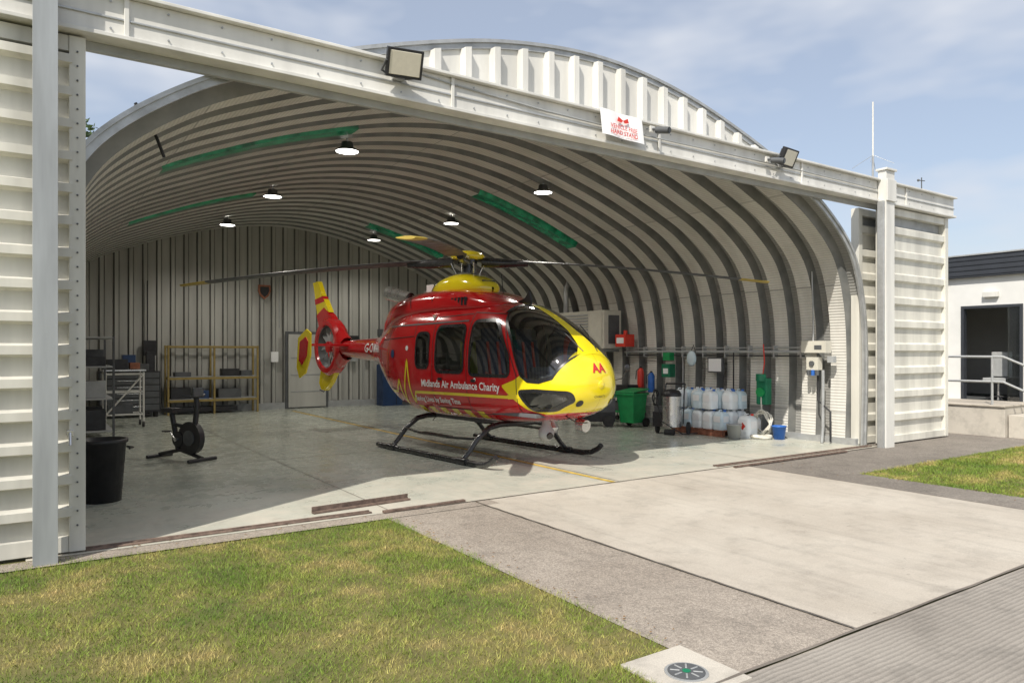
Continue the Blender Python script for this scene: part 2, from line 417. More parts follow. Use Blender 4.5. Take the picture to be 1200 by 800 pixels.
ia,iw,isk,ia2=b.mi('arch'),b.mi('web'),b.mi('sky'),b.mi('arch2')
sky_sp=[(10.6,1.4,4.2),(16.3,1.6,4.0),(13.9,8.3,11.0),(18.8,8.0,10.3)]
for y,d in zip(ys,ds):
    q=AR+nin*d
    for k in range(na): b.v.append((q[k,0]+CX,y,q[k,1])); uv.append((y,arcl[k]))
for i in range(len(ys)-1):
    web=ds[i]!=ds[i+1]
    ym=(ys[i]+ys[i+1])/2
    for k in range(na-1):
        b.f.append([i*na+k,i*na+k+1,(i+1)*na+k+1,(i+1)*na+k])
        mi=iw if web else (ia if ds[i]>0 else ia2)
        xm=(AR[k,0]+AR[k+1,0])/2+CX
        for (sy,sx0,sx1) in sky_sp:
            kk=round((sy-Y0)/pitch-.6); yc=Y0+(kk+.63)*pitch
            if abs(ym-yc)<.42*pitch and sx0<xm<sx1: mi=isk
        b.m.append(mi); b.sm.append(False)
arch=b.done(parent=hangar)
uvl=arch.data.uv_layers.new(name='UVMap'); li=np.zeros(len(arch.data.loops),dtype='i'); arch.data.loops.foreach_get('vertex_index',li)
uvl.data.foreach_set('uv',np.array(uv,dtype='f')[li].ravel())

b=B('arch_front_trim')
def archband(b,y0,y1,o0,o1,mat):
    q0=AR+nin*o0; q1=AR+nin*o1
    P=[np.stack([q[:,0]+CX,np.full(na,y),q[:,1]],1) for q,y in((q0,y0),(q1,y0),(q1,y1),(q0,y1),(q0,y0))]
    b.grid(np.stack(P),mat,smooth=False)
archband(b,7.235,7.27,-.02,.06,'galv'); archband(b,7.212,7.234,-.045,-.005,'galv')
archband(b,7.275,7.4,-.03,-.01,'galv')
b.done(parent=hangar)
b=B('arch_base_rail')
for x in(12.38,.14): b.bx(x,x+.12,7.3,21.6,.014,.13,'galv')
b.done(parent=hangar)

def vcorr(b,x0,x1,y,z0,top,pitch,depth,mat,matweb=None,ydir=-1,fr=(.0,.55,.65,.9)):
    xs=[];dd=[];x=x0
    while x<x1:
        for f,d in zip(fr,(0,0,1,1)): xs.append(x+f*pitch); dd.append(d)
        x+=pitch
    for i in range(len(xs)-1):
        if xs[i+1]>x1: break
        ya,yb=y+ydir*depth*dd[i],y+ydir*depth*dd[i+1]
        za,zb=top(xs[i]),top(xs[i+1])
        if za<=z0+.02 and zb<=z0+.02: continue
        b.add([(xs[i],ya,z0),(xs[i+1],yb,z0),(xs[i+1],yb,max(zb,z0)),(xs[i],ya,max(za,z0))],[(0,1,2,3)],matweb if (matweb and dd[i]!=dd[i+1]) else mat)
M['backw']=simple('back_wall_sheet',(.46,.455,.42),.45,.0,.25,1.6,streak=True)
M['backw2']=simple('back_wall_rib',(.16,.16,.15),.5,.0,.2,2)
b=B('rear_wall')
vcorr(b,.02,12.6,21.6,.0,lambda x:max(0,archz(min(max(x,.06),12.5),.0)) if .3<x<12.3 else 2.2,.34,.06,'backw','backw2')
b.bx(.1,12.5,21.45,21.53,.014,.2,'grey')
b.done(parent=hangar)
b=B('header_panel')
vcorr(b,1.5,11.1,7.26,4.45,lambda x:archz(x,.06) if archz(x,.06)>4.5 else 4.4,.40,.09,'white',None,-1,(.0,.68,.74,.94))
b.done(parent=hangar)
b=B('header_beam')
b.bx(-4,15.35,7.0,7.13,4.40,4.73,'white')
b.bx(-4,15.36,6.93,7.14,4.733,4.765,'white')
b.bx(-4,15.36,6.95,7.19,4.36,4.397,'white')
b.bx(-4,15.36,6.985,6.997,4.53,4.55,'galv')
for i in range(6): b.bx(-2.5+i*3.2,-2.46+i*3.2,6.975,6.998,4.40,4.73,'white')
b.bx(-4,15.2,7.145,7.2,4.28,4.36,'grey')
for i in range(40):
    for z in(4.45,4.68): b.cyl((-3+i*.45,7.0,z),(-3+i*.45,6.988,z),.010,'galv',seg=6)
b.done(parent=hangar,bevel=.006)

def ribbed_door(name,x0,x1,y,z0,z1,pitch,depth,parent,flip=1):
    b=B(name); z=z0+.12; zs=[];dd=[]
    while z<z1-.12:
        for f,d in((0,0),(.58,0),(.66,1),(.92,1)): zs.append(z+f*pitch); dd.append(d)
        z+=pitch
    zs=[q for q in zs if q<z1-.1]; 
    for i in range(len(zs)-1):
        ya,yb=y-depth*dd[i],y-depth*dd[i+1]
        b.add([(x0+.1,ya,zs[i]),(x1-.1,ya,zs[i]),(x1-.1,yb,zs[i+1]),(x0+.1,yb,zs[i+1])],[(0,1,2,3)],'door')
    for xx in(x0,x1-.12): b.bx(xx,xx+.12,y-.07,y+.08,z0,z1,'door')
    b.bx(x0+.121,x1-.121,y-.06,y+.07,z0,z0+.13,'door'); b.bx(x0+.121,x1-.121,y-.06,y+.07,z1-.13,z1,'door')
    b.bx(x0+.121,x1-.121,y+.055,y+.075,z0+.131,z1-.131,'grey')
    return b
b=ribbed_door('sliding_door',-1.6,.42,7.12,.03,4.34,.27,.085,hangar)
for i in range(34): b.cyl((.36,7.048,.25+i*.12),(.36,7.04,.25+i*.12),.008,'dgrey',seg=8)
b.bx(.28,.33,6.99,7.04,1.0,1.05,'steel'); b.cyl((.305,6.99,1.03),(.305,6.96,.93),.012,'steel',seg=8)
b.done(bevel=.004)
b=ribbed_door('sliding_door',-3.8,-1.62,7.12,.03,4.34,.27,.085,hangar); b.done(bevel=.004)
b=ribbed_door('sliding_door',12.86,15.24,7.12,.03,4.34,.43,.055,hangar); b.done(bevel=.004)
b=ribbed_door('sliding_door',12.47,14.4,7.36,.03,4.3,.43,.05,hangar); b.done(bevel=.004)
b=B('door_post')
b.bx(.045,.215,6.80,6.815,0,5.6,'greypost'); b.bx(.12,.135,6.816,6.93,0,5.6,'greypost'); b.bx(.045,.215,6.931,6.946,0,5.6,'greypost')
b.done(bevel=.002)
b=B('door_post')
b.bx(12.56,12.84,6.84,6.99,0,4.9,'white'); b.bx(12.53,12.87,6.81,7.02,4.901,4.94,'white')
b.bx(12.50,12.558,6.86,6.97,0,4.36,'galv')
b.bx(12.55,12.85,6.81,6.838,4.36,4.74,'white')
b.done(bevel=.006)
b=B('door_track')
for x0,x1 in((.42,3.0),(8.4,12.5)):
    b.bx(x0,x1,7.06,7.10,.015,.03,'rust'); b.bx(x0,x1,7.13,7.16,.015,.034,'rust')
b.box((3.6,7.02,.028),(1.0,.05,.025),'rust',Matrix.Rotation(.03,3,'Z'))
b.box((10.0,6.9,.028),(2.9,.05,.025),'rust',Matrix.Rotation(.01,3,'Z'))
b.done(bevel=.004)
b=B('loose_angle_iron'); b.box((3.05,7.42,.025),(1.15,.06,.02),'rust',Matrix.Rotation(.08,3,'Z')); b.box((3.05,7.46,.048),(1.15,.010,.065),'rust',Matrix.Rotation(.08,3,'Z')); b.done(bevel=.002)

def flood(x,z,rz,s=1):
    b=B('floodlight'); R=Matrix.Rotation(rz,3,'Z')@Matrix.Rotation(math.radians(25),3,'X'); c=Vector((0,-.14,0))
    b.box(c,(.36*s,.07,.27*s),'black',R); b.box(c+R@Vector((0,-.038,0)),(.31*s,.008,.22*s),'lens',R)
    for dx in(-.165,.165): b.box(c+R@Vector((dx*s,-.042,0)),(.02,.012,.26*s),'black',R)
    for i in range(6): b.box(c+R@Vector((-.14*s+i*.056*s,.05,0)),(.008,.04,.2*s),'dgrey',R)
    b.tube([(-.19*s,-.14,0),(-.2*s,-.04,-.08),(-.08,-.0,-.1),(.08,0,-.1),(.2*s,-.04,-.08),(.19*s,-.14,0)],.012,'dgrey')
    b.box((0,.02,-.08),(.12,.08,.09),'galv')
    return b.done(loc=(x,6.95,z),bevel=.004)
flood(3.25,4.68,-.2,1.05); flood(9.7,4.68,.1,1.0)
def cam(x,z):
    b=B('security_camera'); b.cyl((0,0,0),(0,-.1,-.02),.018,'dgrey',seg=10); b.cyl((0,-.08,-.03),(.05,-.26,-.07),.045,'dgrey',seg=14); b.cyl((.05,-.26,-.07),(.052,-.268,-.072),.035,'blackpaint',seg=14); b.box((0,-.0,0),(.08,.03,.08),'white')
    b.done(loc=(x,6.92,z),bevel=.002)
cam(6.92,4.66); cam(9.35,4.62)
b=B('warning_sign'); 
P=np.zeros((6,12,3))
for i in range(6):
    for j in range(12):
        u=j/11;v=i/5; P[i,j]=(6.0+.72*u,6.915-.012*math.sin(u*9)-.05*(1-v),4.44+.34*v-.03*u)
b.grid(P,'textwhite')
b.text('VEHICLE FREE',.075,'orange',lambda x,y:(6.36+x,6.855,4.545+y-.01-.04*x),'CENTER',.001)
b.text('HARD STAND',.075,'orange',lambda x,y:(6.36+x,6.848,4.47+y-.01-.04*x),'CENTER',.001)
for sx in(-1,1): b.prism([(6.36,6.88,4.66),(6.36+sx*.08,6.88,4.70),(6.36+sx*.10,6.88,4.645),(6.36+sx*.03,6.88,4.63)],(0,-.004,0),'orange')
b.done()
b=B('cable_run'); b.tube([(3.3,6.99,4.70),(3.9,6.985,4.66),(5.2,6.98,4.6),(6.9,6.98,4.58),(9.7,6.98,4.6),(12.5,6.98,4.58)],.009,'grey',6); b.done()

b=B('radio_antenna'); b.cyl((12.95,7.3,4.74),(12.95,7.3,5.3),.02,'galv',seg=8); b.cyl((12.95,7.3,5.3),(12.95,7.3,6.3),.014,'white',seg=8)
for a in range(4): b.cyl((12.95,7.3,5.32),(12.95+.35*math.cos(a*1.57+.4),7.3+.35*math.sin(a*1.57+.4),5.12),.004,'galv',seg=5)
b.done()
b=B('wind_sensor'); b.cyl((14.3,7.1,4.76),(14.3,7.1,5.05),.01,'dgrey',seg=6); b.cyl((14.18,7.1,4.98),(14.42,7.1,5.0),.008,'dgrey',seg=6); b.ball((14.18,7.1,4.98),.025,'dgrey',8,6); b.done()

for (x,y) in((4.25,11.0),(4.2,15.0),(4.2,19.0),(8.5,11.5),(8.6,15.4),(8.3,19.4)):
    zc=archz(x,.17); zl=zc-.22
    b=B('high_bay_lamp'); b.cyl((x,y,zl+.1),(x,y,zc),.012,'dgrey',seg=6)
    b.lathe((x,y,zl),[(.05,.16),(.09,.15),(.10,.07),(.19,.02),(.20,0),(.185,0)],'dgrey'); b.cyl((x,y,zl+.004),(x,y,zl+.012),.175,'lamp',seg=24); b.done()
    L=bpy.data.lights.new('lamp_light','SPOT'); L.energy=220; L.spot_size=math.radians(150); L.spot_blend=.6; L.color=(1,.95,.86); L.shadow_soft_size=.18
    lo=bpy.data.objects.new('high_bay_light',L); bpy.context.collection.objects.link(lo); lo.location=(x,y,zl-.03)
b=B('hanging_tube');  # short dark curved tube hanging inside the arch
b.tube([(.90,8.0,4.16),(.98,8.0,4.02),(1.09,8.0,3.85),(1.16,8.0,3.66)],.016,'black',6); b.tube([(.90,8.0,4.14),(.78,8.0,archz(.78,.0))],.01,'black',6); b.done()

# ------------------------------------------------------------------ helicopter
H=empty('air_ambulance_helicopter',(6.35,10.79,.014),math.radians(-85))
st=np.array([ # x, w, zb, zm, zt, n
(3.20,.00,1.22,1.23,1.24,2.0),(3.15,.27,1.00,1.21,1.46,2.1),(2.99,.50,.84,1.2,1.68,2.25),(2.66,.675,.72,1.2,1.95,2.4),
(2.2,.755,.65,1.22,2.22,2.45),(1.75,.785,.61,1.28,2.40,2.55),(1.2,.79,.58,1.35,2.49,2.8),(.5,.79,.58,1.4,2.51,3.0),
(-.3,.79,.58,1.4,2.51,3.0),(-1.0,.77,.62,1.45,2.49,3.0),(-1.6,.69,.78,1.5,2.42,2.7),(-2.15,.53,1.06,1.6,2.27,2.4),
(-2.6,.37,1.32,1.68,2.07,2.2),(-3.1,.27,1.46,1.72,1.98,2.0),(-4.0,.22,1.53,1.74,1.95,2.0),(-5.0,.17,1.6,1.76,1.92,2.0)])
def make_surf(st,n=60):
    tab=catmull(st,n); tt=np.arange(len(tab))/n
    def par(t): return [np.interp(t,tt,tab[:,k]) for k in range(6)]
    def S(t,th,off=0):
        def ev(t,th):
            x,w,zb,zm,zt,e=par(t); c=np.cos(th); s=np.sin(th)
            y=w*np.sign(c)*np.abs(c)**(2/e); h=np.where(s>0,zt-zm,zm-zb); z=zm+h*np.sign(s)*np.abs(s)**(2/e)
            return np.stack([x+0*y,y,z],-1)
        p=ev(t,th)
        if off:
            x,w,zb,zm,zt,e=par(t)
            h=np.where(np.sin(th)>0,zt-zm,zm-zb)+1e-4; wy=w+1e-4
            ny=np.sign(p[...,1])*(np.abs(p[...,1])/wy)**(e-1)/wy; dz=p[...,2]-zm
            nz=np.sign(dz)*(np.abs(dz)/h)**(e-1)/h
            p2=ev(t+.02,th); d=p2-p
            dxx=np.where(np.abs(d[...,0])<1e-5,-1e-5,d[...,0])
            nx=-(ny*d[...,1]+nz*d[...,2])/dxx
            nv=np.stack([nx,ny,nz],-1); nv/=np.linalg.norm(nv,axis=-1)[...,None]+1e-9
            p=p+nv*off
        return p
    xs=tab[:,0]
    def x2t(x): return np.interp(-np.asarray(x,float),-xs,tt)
    def z2th(t,z):
        x,w,zb,zm,zt,e=par(t); h=np.where(z>zm,zt-zm,zm-zb)+1e-6
        q=np.clip((z-zm)/h,-1,1); return np.arcsin(np.sign(q)*np.abs(q)**(e/2))
    return par,S,x2t,z2th,tt[-1]
par,S,x2t,z2th,TM=make_surf(st)
def curve(pts): 
    p=sorted(pts); xs=[q[0] for q in p]; zs=[q[1] for q in p]
    return lambda x:np.interp(x,xs,zs)
def rounded(poly,r=.06,n=6):
    out=[]; m=len(poly)
    for i in range(m):
        a,bb,c=[np.array(poly[(i+k)%m],float) for k in(-1,0,1)]
        d1=(a-bb);l1=np.linalg.norm(d1);d1/=l1; d2=(c-bb);l2=np.linalg.norm(d2);d2/=l2; rr=min(r,l1*.45,l2*.45)
        p0=bb+d1*rr;p1=bb+d2*rr
        for t in np.linspace(0,1,n): out.append((1-t)**2*p0+2*t*(1-t)*bb+t*t*p1)
    return np.array(out)
def split(out):
    i0=int(np.argmin(out[:,0])); i1=int(np.argmax(out[:,0])); n=len(out)
    def walk(a,b):
        r=[out[a]]; 
        while a!=b: a=(a+1)%n; r.append(out[a])
        return np.array(r)
    A=walk(i0,i1); C=walk(i1,i0)[::-1]
    f=lambda Q:(lambda x:np.interp(x,np.maximum.accumulate(Q[:,0]),Q[:,1]))
    if A[:,1].mean()>C[:,1].mean(): A,C=C,A
    return f(A),f(C),out[i0,0],out[i1,0]
wins={
 'rear':rounded([(-.42,1.42),(-.02,1.42),(-.02,2.0),(-.42,2.0)],.12),
 'slide':rounded([(.2,1.36),(.98,1.36),(.98,2.1),(.2,2.1)],.12),
 'door':rounded([(1.15,1.33),(2.10,1.33),(2.06,1.62),(1.66,2.16),(1.15,2.16)],.10),
}
ws_lo=curve([(1.72,2.32),(1.80,2.17),(2.05,1.86),(2.2,1.58),(2.32,1.36),(2.45,1.28),(2.65,1.27),(2.84,1.33),(2.97,1.58),(3.0,1.66)])
chin=rounded([(2.28,1.12),(2.45,.86),(2.78,.88),(3.04,1.02),(3.04,1.12),(2.6,1.14)],.07)
wl={k:split(v) for k,v in wins.items()}; wl['chin']=split(chin)
def inwin(x,y,z,m=.0):
    r=np.zeros(x.shape,bool)
    for k,(lo,hi,a,bb) in wl.items(): r|=(x>a+m)&(x<bb-m)&(z>lo(x)+m)&(z<hi(x)-m)
    r|=(x>1.74+m)&(x<2.97-m)&(z>ws_lo(x)+m)&(np.abs(y)>.055)
    return r
hb=B('fuselage')
T=np.concatenate([np.linspace(0,7,330),np.linspace(7,TM,150)[1:]]); TH=np.linspace(-math.pi,math.pi,193)
tg,hg=np.meshgrid(T,TH,indexing='ij'); P=S(tg,hg)
cen=(P[:-1,:-1]+P[1:,1:]+P[1:,:-1]+P[:-1,1:])/4
hb.grid(P,'hred',keep=~inwin(cen[...,0],cen[...,1],cen[...,2],.02),flip=True)
ob=hb.done(parent=H)
hb=B('livery_and_glazing')
def patch(hb,x0,x1,lo,hi,off,mat,sides=(-1,1),nc=70,nr=24,cut=False,full=False):
    t0,t1=x2t(x1),x2t(x0); t=np.linspace(t0,t1,nc); x=par(t)[0]; zt=par(t)[4]; zb=par(t)[2]
    a=z2th(t,np.maximum(lo(x),zb)); c=z2th(t,np.minimum(hi(x),zt))
    v=np.linspace(0,1,nr); th=a[:,None]*(1-v)+c[:,None]*v; tg=np.repeat(t[:,None],nr,1)
    for sd in sides:
        thh=th if sd>0 else math.pi-th
        Q=S(tg,thh,off); keep=None
        if cut:
            cc=(Q[:-1,:-1]+Q[1:,1:]+Q[1:,:-1]+Q[:-1,1:])/4; keep=~inwin(cc[...,0],cc[...,1],cc[...,2],.02)
        hb.grid(Q,mat,keep=keep,flip=(sd>0))
C=lambda z:(lambda x:0*x+z)
patch(hb,1.95,3.199,curve([(1.95,1.17),(2.1,1.05),(2.35,.86),(2.6,.80),(2.9,.84),(3.05,.84),(3.1,.8),(3.2,.8)]),
      curve([(1.95,1.20),(2.2,1.28),(2.40,1.40),(2.52,1.5),(2.6,1.9),(3.2,2.4)]),.004,'hyel',nc=220,nr=90,cut=True)
hb.ball((3.196,0,1.23),(.012,.06,.06),'yellow',16,10)
def strip(hb,x0,x1,yh,off,mat):
    t=np.linspace(x2t(x1),x2t(x0),60); x,w,zb,zm,zt,e=par(t); v=np.linspace(-1,1,9); 
    y=np.minimum(yh(x),w*.98)[:,None]*v; c=np.sign(y)*(np.abs(y)/w[:,None])**(e[:,None]/2); th=np.arccos(np.clip(c,-1,1))
    hb.grid(S(np.repeat(t[:,None],9,1),th,off),mat,flip=False)
strip(hb,1.55,3.02,lambda x:np.interp(x,[1.5,2.6,2.88,3.02],[.065,.085,.15,.3]),.009,'hyel')
def ring(hb,out,wd,off,mat,sides=(-1,1)):
    c=out.mean(0); d=np.roll(out,-1,0)-np.roll(out,1,0); nn=np.stack([d[:,1],-d[:,0]],1); nn/=np.linalg.norm(nn,axis=1)[:,None]+1e-9
    if ((out-c)*nn).sum()<0: nn=-nn
    rows=[]
    for k in(wd,0,-wd):
        q=out+nn*k; q=np.vstack([q,q[:1]]); t=x2t(q[:,0]); rows.append((t,z2th(t,q[:,1])))
    for sd in sides:
        Q=np.stack([S(t,th if sd>0 else math.pi-th,off) for t,th in rows]); hb.grid(Q,mat)
def dens(out,n=4):
    o=[]; m=len(out)
    for i in range(m):
        for k in range(n): o.append(out[i]*(1-k/n)+out[(i+1)%m]*(k/n))
    return np.array(o)
for k,w in list(wins.items())+[('chin',chin)]:
    lo,hi,a,bb=wl[k]; patch(hb,a,bb,lo,hi,.004,'glass',nc=60,nr=14)
    ring(hb,dens(w),.026,.009,'blackpaint')
t=np.linspace(x2t(2.975),x2t(1.74),90); x,w,zb,zm,zt,e=par(t)
a=z2th(t,ws_lo(x)); cmax=(np.minimum(.06,w*.9)/w)**(e/2); c=np.arccos(cmax); v=np.linspace(0,1,24); th=a[:,None]*(1-v)+np.maximum(c,a)[:,None]*v
for sd in(-1,1): hb.grid(S(np.repeat(t[:,None],24,1),th if sd>0 else math.pi-th,.005),'glass',flip=sd>0)
patch(hb,1.72,2.99,lambda x:ws_lo(x)-.03,lambda x:ws_lo(x)+.03,.0095,'blackpaint',nr=4,nc=100)
patch(hb,1.69,1.77,lambda x:2.27+0*x,lambda x:9+0*x,.010,'blackpaint',nr=20,nc=6)
def outline(pts,wd=.006,off=.006,mat='black',sides=(-1,1)):
    p=np.array(pts,float); q=[]
    for i in range(len(p)-1):
        for k in range(14): q.append(p[i]*(1-k/14)+p[i+1]*(k/14))
    q.append(p[-1]); q=np.array(q); d=np.gradient(q,axis=0); nn=np.stack([d[:,1],-d[:,0]],1); nn/=np.linalg.norm(nn,axis=1)[:,None]
    for sd in sides:
        R=[]
        for s in(-wd,wd):
            z=q+nn*s; t=x2t(z[:,0]); th=z2th(t,z[:,1]); R.append(S(t,th if sd>0 else math.pi-th,off))
        hb.grid(np.stack(R),mat)
outline([(1.07,2.3),(1.07,.80),(1.2,.72),(2.2,.78),(2.25,1.1),(2.24,1.35),(1.75,2.25),(1.07,2.3)])
outline([(.1,2.25),(.1,.78),(1.03,.78)]); outline([(.1,2.25),(1.03,2.28)])
outline([(-1.5,2.2),(-1.5,1.05),(-.9,.95)]); outline([(-1.9,1.9),(-.5,1.95),(-.5,2.2)])
outline([(-1.6,2.14),(1.0,2.17)],.012,.008,'dgrey')
outline([(-1.45,.98),(-1.15,.98),(-1.02,1.2),(-.88,.76),(-.72,1.55),(-.58,.80),(-.46,1.0),(.2,1.01),(2.05,1.03)],.022,.007,'yellow')
outline([(2.05,1.03),(2.3,1.05)],.03,.007,'yellow')
def onside(x0,z0,sd=-1,off=.011):
    def f(tx,ty):
        xx=x0+tx*(-sd); t=x2t(xx); th=z2th(t,z0+ty); return S(np.array(t),np.array(th if sd>0 else math.pi-th),off)
    return f
hb.text('Midlands Air Ambulance Charity',.162,'textwhite',onside(-.24,1.11),bold=.003)
hb.text('Saving Lives by Saving Time',.12,'textwhite',onside(-.50,.86),bold=.003)
hb.text('G-OMAA',.25,'textwhite',onside(-3.3,1.68),bold=.004)
hb.text('Midlands Air Ambulance Charity',.158,'textwhite',onside(2.1,1.11,1),bold=.003)
for (xa,za,r,mm) in((-1.28,1.65,.075,'navy'),(-.72,1.75,.045,'textwhite'),(1.3,1.26,.03,'textwhite')):
    pts=[onside(xa,za)(r*math.cos(i*.3927),r*math.sin(i*.3927)) for i in range(16)]; hb.add(pts,[tuple(range(16))],mm)
# door handles
for xa in(1.2,.28): 
    for sd in(-1,1): patch(hb,xa,xa+.12,C(1.20+.02),C(1.245+.02),.014,'blackpaint',sides=(sd,),nc=4,nr=3)
for i in range(12):
    xa=-.55+i*.17
    patch(hb,xa,xa+.165,C(.655),C(.77),.006,'yellow' if i%2==0 else 'red',sides=(-1,1),nc=4,nr=4)
from mathutils.bvhtree import BVHTree
bv=BVHTree.FromPolygons([Vector(q.co) for q in ob.data.vertices],[tuple(p.vertices) for p in ob.data.polygons])
def nosept(y,z):
    h=bv.ray_cast(Vector((5,y,z)),Vector((-1,0,0)))
    return (h[0]+h[1].normalized()*(.014 if h[1].x>0 else -.014)) if h[0] else Vector((3,y,z))
hb.text('AA',.17,'red',lambda x,y:nosept(-.13+x,1.40+y),bold=.006)
hb.text('CHARITY',.05,'black',lambda x,y:nosept(-.12+x,1.05+y))
for s in(-.3,.3):
    hb.add([nosept(s+.045*math.cos(i*.524),.98+.045*math.sin(i*.524)) for i in range(12)],[tuple(range(12))],'blackpaint')
hb.done(parent=H)

hb=B('engine_cowling')
cs=np.array([(1.55,.02,2.36,2.37,2.38,2.2),(1.35,.42,2.34,2.40,2.50,2.4),(.9,.56,2.3,2.42,2.66,2.6),(.3,.60,2.3,2.45,2.76,2.8),(-.5,.60,2.28,2.45,2.78,2.8),
 (-1.2,.58,2.22,2.42,2.74,2.8),(-1.8,.50,2.1,2.36,2.64,2.6),(-2.3,.34,2.0,2.22,2.44,2.3),(-2.7,.16,1.95,2.08,2.2,2.1),(-3.0,.04,1.93,1.97,2.0,2)])
p2,S2,x2,z2,T2=make_surf(cs,20)
tg,hg=np.meshgrid(np.linspace(0,T2,120),np.linspace(-math.pi,math.pi,73),indexing='ij'); hb.grid(S2(tg,hg),'hred',flip=True)
for sd in(-1,1):
    hb.cyl((-1.45,sd*.28,2.66),(-1.95,sd*.46,2.80),.13,'steel',seg=20,caps=False); hb.cyl((-1.5,sd*.29,2.67),(-1.6,sd*.33,2.7),.12,'black',seg=20)
    for i in range(5): hb.box((.75-.09*i,sd*.575,2.50),(.05,.03,.13),'black')
    for xx in(-.2,-.9): hb.box((xx,sd*.597,2.55),(.008,.01,.2),'black')
hb.done(parent=H)
hb=B('mast_fairing')
cs=np.array([(.72,.02,2.70,2.74,2.76,2.2),(.62,.22,2.66,2.74,2.86,2.4),(.35,.36,2.6,2.76,2.98,2.6),(0,.40,2.6,2.78,3.03,2.8),(-.45,.36,2.6,2.76,2.98,2.6),(-.8,.24,2.6,2.72,2.86,2.4),(-1.0,.02,2.66,2.7,2.74,2.2)])
p2,S2,x2,z2,T2=make_surf(cs,20); tg,hg=np.meshgrid(np.linspace(0,T2,70),np.linspace(-math.pi,math.pi,57),indexing='ij'); hb.grid(S2(tg,hg),'hyel',flip=True)
hb.box((.6,0,2.84),(.03,.26,.07),'black'); hb.done(parent=H)

hb=B('main_rotor')
hb.cyl((0,0,2.95),(0,0,3.24),.075,'blackpaint',seg=20); hb.cyl((0,0,2.99),(0,0,3.04),.2,'dgrey',seg=24)
hb.lathe((0,0,3.30),[(.0,.13),(.12,.125),(.25,.09),(.30,.03),(.27,-.02),(.1,-.03),(0,-.03)],'yellow',28)
hb.cyl((0,0,3.2),(0,0,3.29),.17,'blackpaint',seg=24)
ang0=math.radians(-34-3)-math.radians(-85)
for k in range(4):
    a=ang0+k*math.pi/2; ca,sa=math.cos(a),math.sin(a)
    rs=np.concatenate([[.15,.3,.5,.75,.95],np.linspace(1.15,5.1,26)])
    def secpts(r):
        if r<1.1: ch=.09+.05*(r/1.0) if r<.9 else .20; th=.05 if r<.8 else .04
        else: ch=.31 if r<4.75 else .31-.10*(r-4.75)/.35; th=.034
        tw=math.radians(10-9*r/5.1); z=3.26-.40*(r/5.1)**1.6; out=[]
        for i in range(12):
            q=2*math.pi*i/12; c=ch/2*math.cos(q)-(.06 if r>1 else 0); h=th/2*math.sin(q)*(1+.5*math.cos(q))
            cc=c*math.cos(tw)-h*math.sin(tw); hh=c*math.sin(tw)+h*math.cos(tw)
            out.append((r*ca-cc*sa,r*sa+cc*ca,z+hh))
        return out
    Pn=np.array([secpts(r)+[secpts(r)[0]] for r in rs]); nt_=int((rs<4.75).sum())
    hb.grid(Pn[:nt_],'blade'); hb.grid(Pn[nt_-1:],'bladetip'); hb.add(Pn[-1][:12],[tuple(range(12))],'bladetip'); hb.add(Pn[0][:12],[tuple(range(12))],'blade')
    hb.tube([(.25*ca,.25*sa,3.23),(.6*ca,.6*sa,3.21),(1.05*ca,1.05*sa,3.2)],[.09,.085,.055],'blackpaint',10)
    hb.tube([(.22*math.cos(a+.6),.22*math.sin(a+.6),3.02),(.3*math.cos(a+.45),.3*math.sin(a+.45),3.2)],.014,'steel')
hb.done(parent=H)

hb=B('tail_fin_and_fan')
def ex(pts,y,mat,thick):
    pts=[(x,-thick/2+y,z) for x,z in pts]; hb.prism(pts,(0,thick,0),mat)
cx,cz=-5.42,1.80
def annulus(y,sgn,r0,r1,mat,n=48):
    a=np.linspace(0,2*math.pi,n+1); P=np.stack([np.stack([cx+r*np.cos(a),np.full(n+1,y),cz+r*np.sin(a)],1) for r in(r0,r1)]); hb.grid(P,mat,smooth=False)
def cone(r0,y0,r1,y1,mat,n=48):
    a=np.linspace(0,2*math.pi,n+1); P=np.stack([np.stack([cx+r*np.cos(a),np.full(n+1,y),cz+r*np.sin(a)],1) for r,y in((r0,y0),(r1,y1))]); hb.grid(P,mat)
for y in(-.16,.16): annulus(y,1,.50,.60,'red')
cone(.60,-.16,.66,-.09,'red'); cone(.60,.16,.66,.09,'red'); cone(.66,-.09,.66,.09,'red'); cone(.50,-.16,.48,-.12,'red'); cone(.48,-.12,.48,.12,'dgrey'); cone(.5,.16,.48,.12,'red')
hb.cyl((cx,-.1,cz),(cx,.13,cz),.13,'red',seg=24)
for i in range(10):
    a=i*2*math.pi/10+.1*(i%2); R=Matrix.Rotation(-a,3,'Y')@Matrix.Rotation(.6,3,'X'); hb.box((cx+.30*math.cos(a),-.02,cz+.30*math.sin(a)),(.36,.012,.085),'grey',R)
for i in range(5):
    a=i*2*math.pi/5+.3; hb.cyl((cx,.09,cz),(cx+.49*math.cos(a),.09,cz+.49*math.sin(a)),.018,'dgrey',seg=8)
fs=np.array([(-4.6,.20,1.5,1.75,2.0,2),(-4.85,.19,1.35,1.76,2.2,2.1),(-5.02,.16,1.3,1.77,2.32,2.2)])
p2,S2,x2,z2,T2=make_surf(fs,10); tg,hg=np.meshgrid(np.linspace(0,T2,20),np.linspace(-math.pi,math.pi,49),indexing='ij'); hb.grid(S2(tg,hg),'hred',flip=True)
ex([(-4.95,2.15),(-5.45,2.46),(-5.9,2.15),(-6.08,2.55),(-5.68,2.72),(-5.3,2.50)],0,'red',.15)
ex([(-5.42,2.60),(-5.68,2.70),(-6.06,2.54),(-6.2,2.95),(-5.88,3.02),(-5.68,2.9)],0,'yellow',.13)
ex([(-5.80,3.0),(-6.2,2.95),(-6.34,3.34),(-6.06,3.36)],0,'yellow',.11)
ex([(-5.66,2.86),(-5.78,2.99),(-6.2,2.93),(-6.16,2.80)],0,'red',.14)
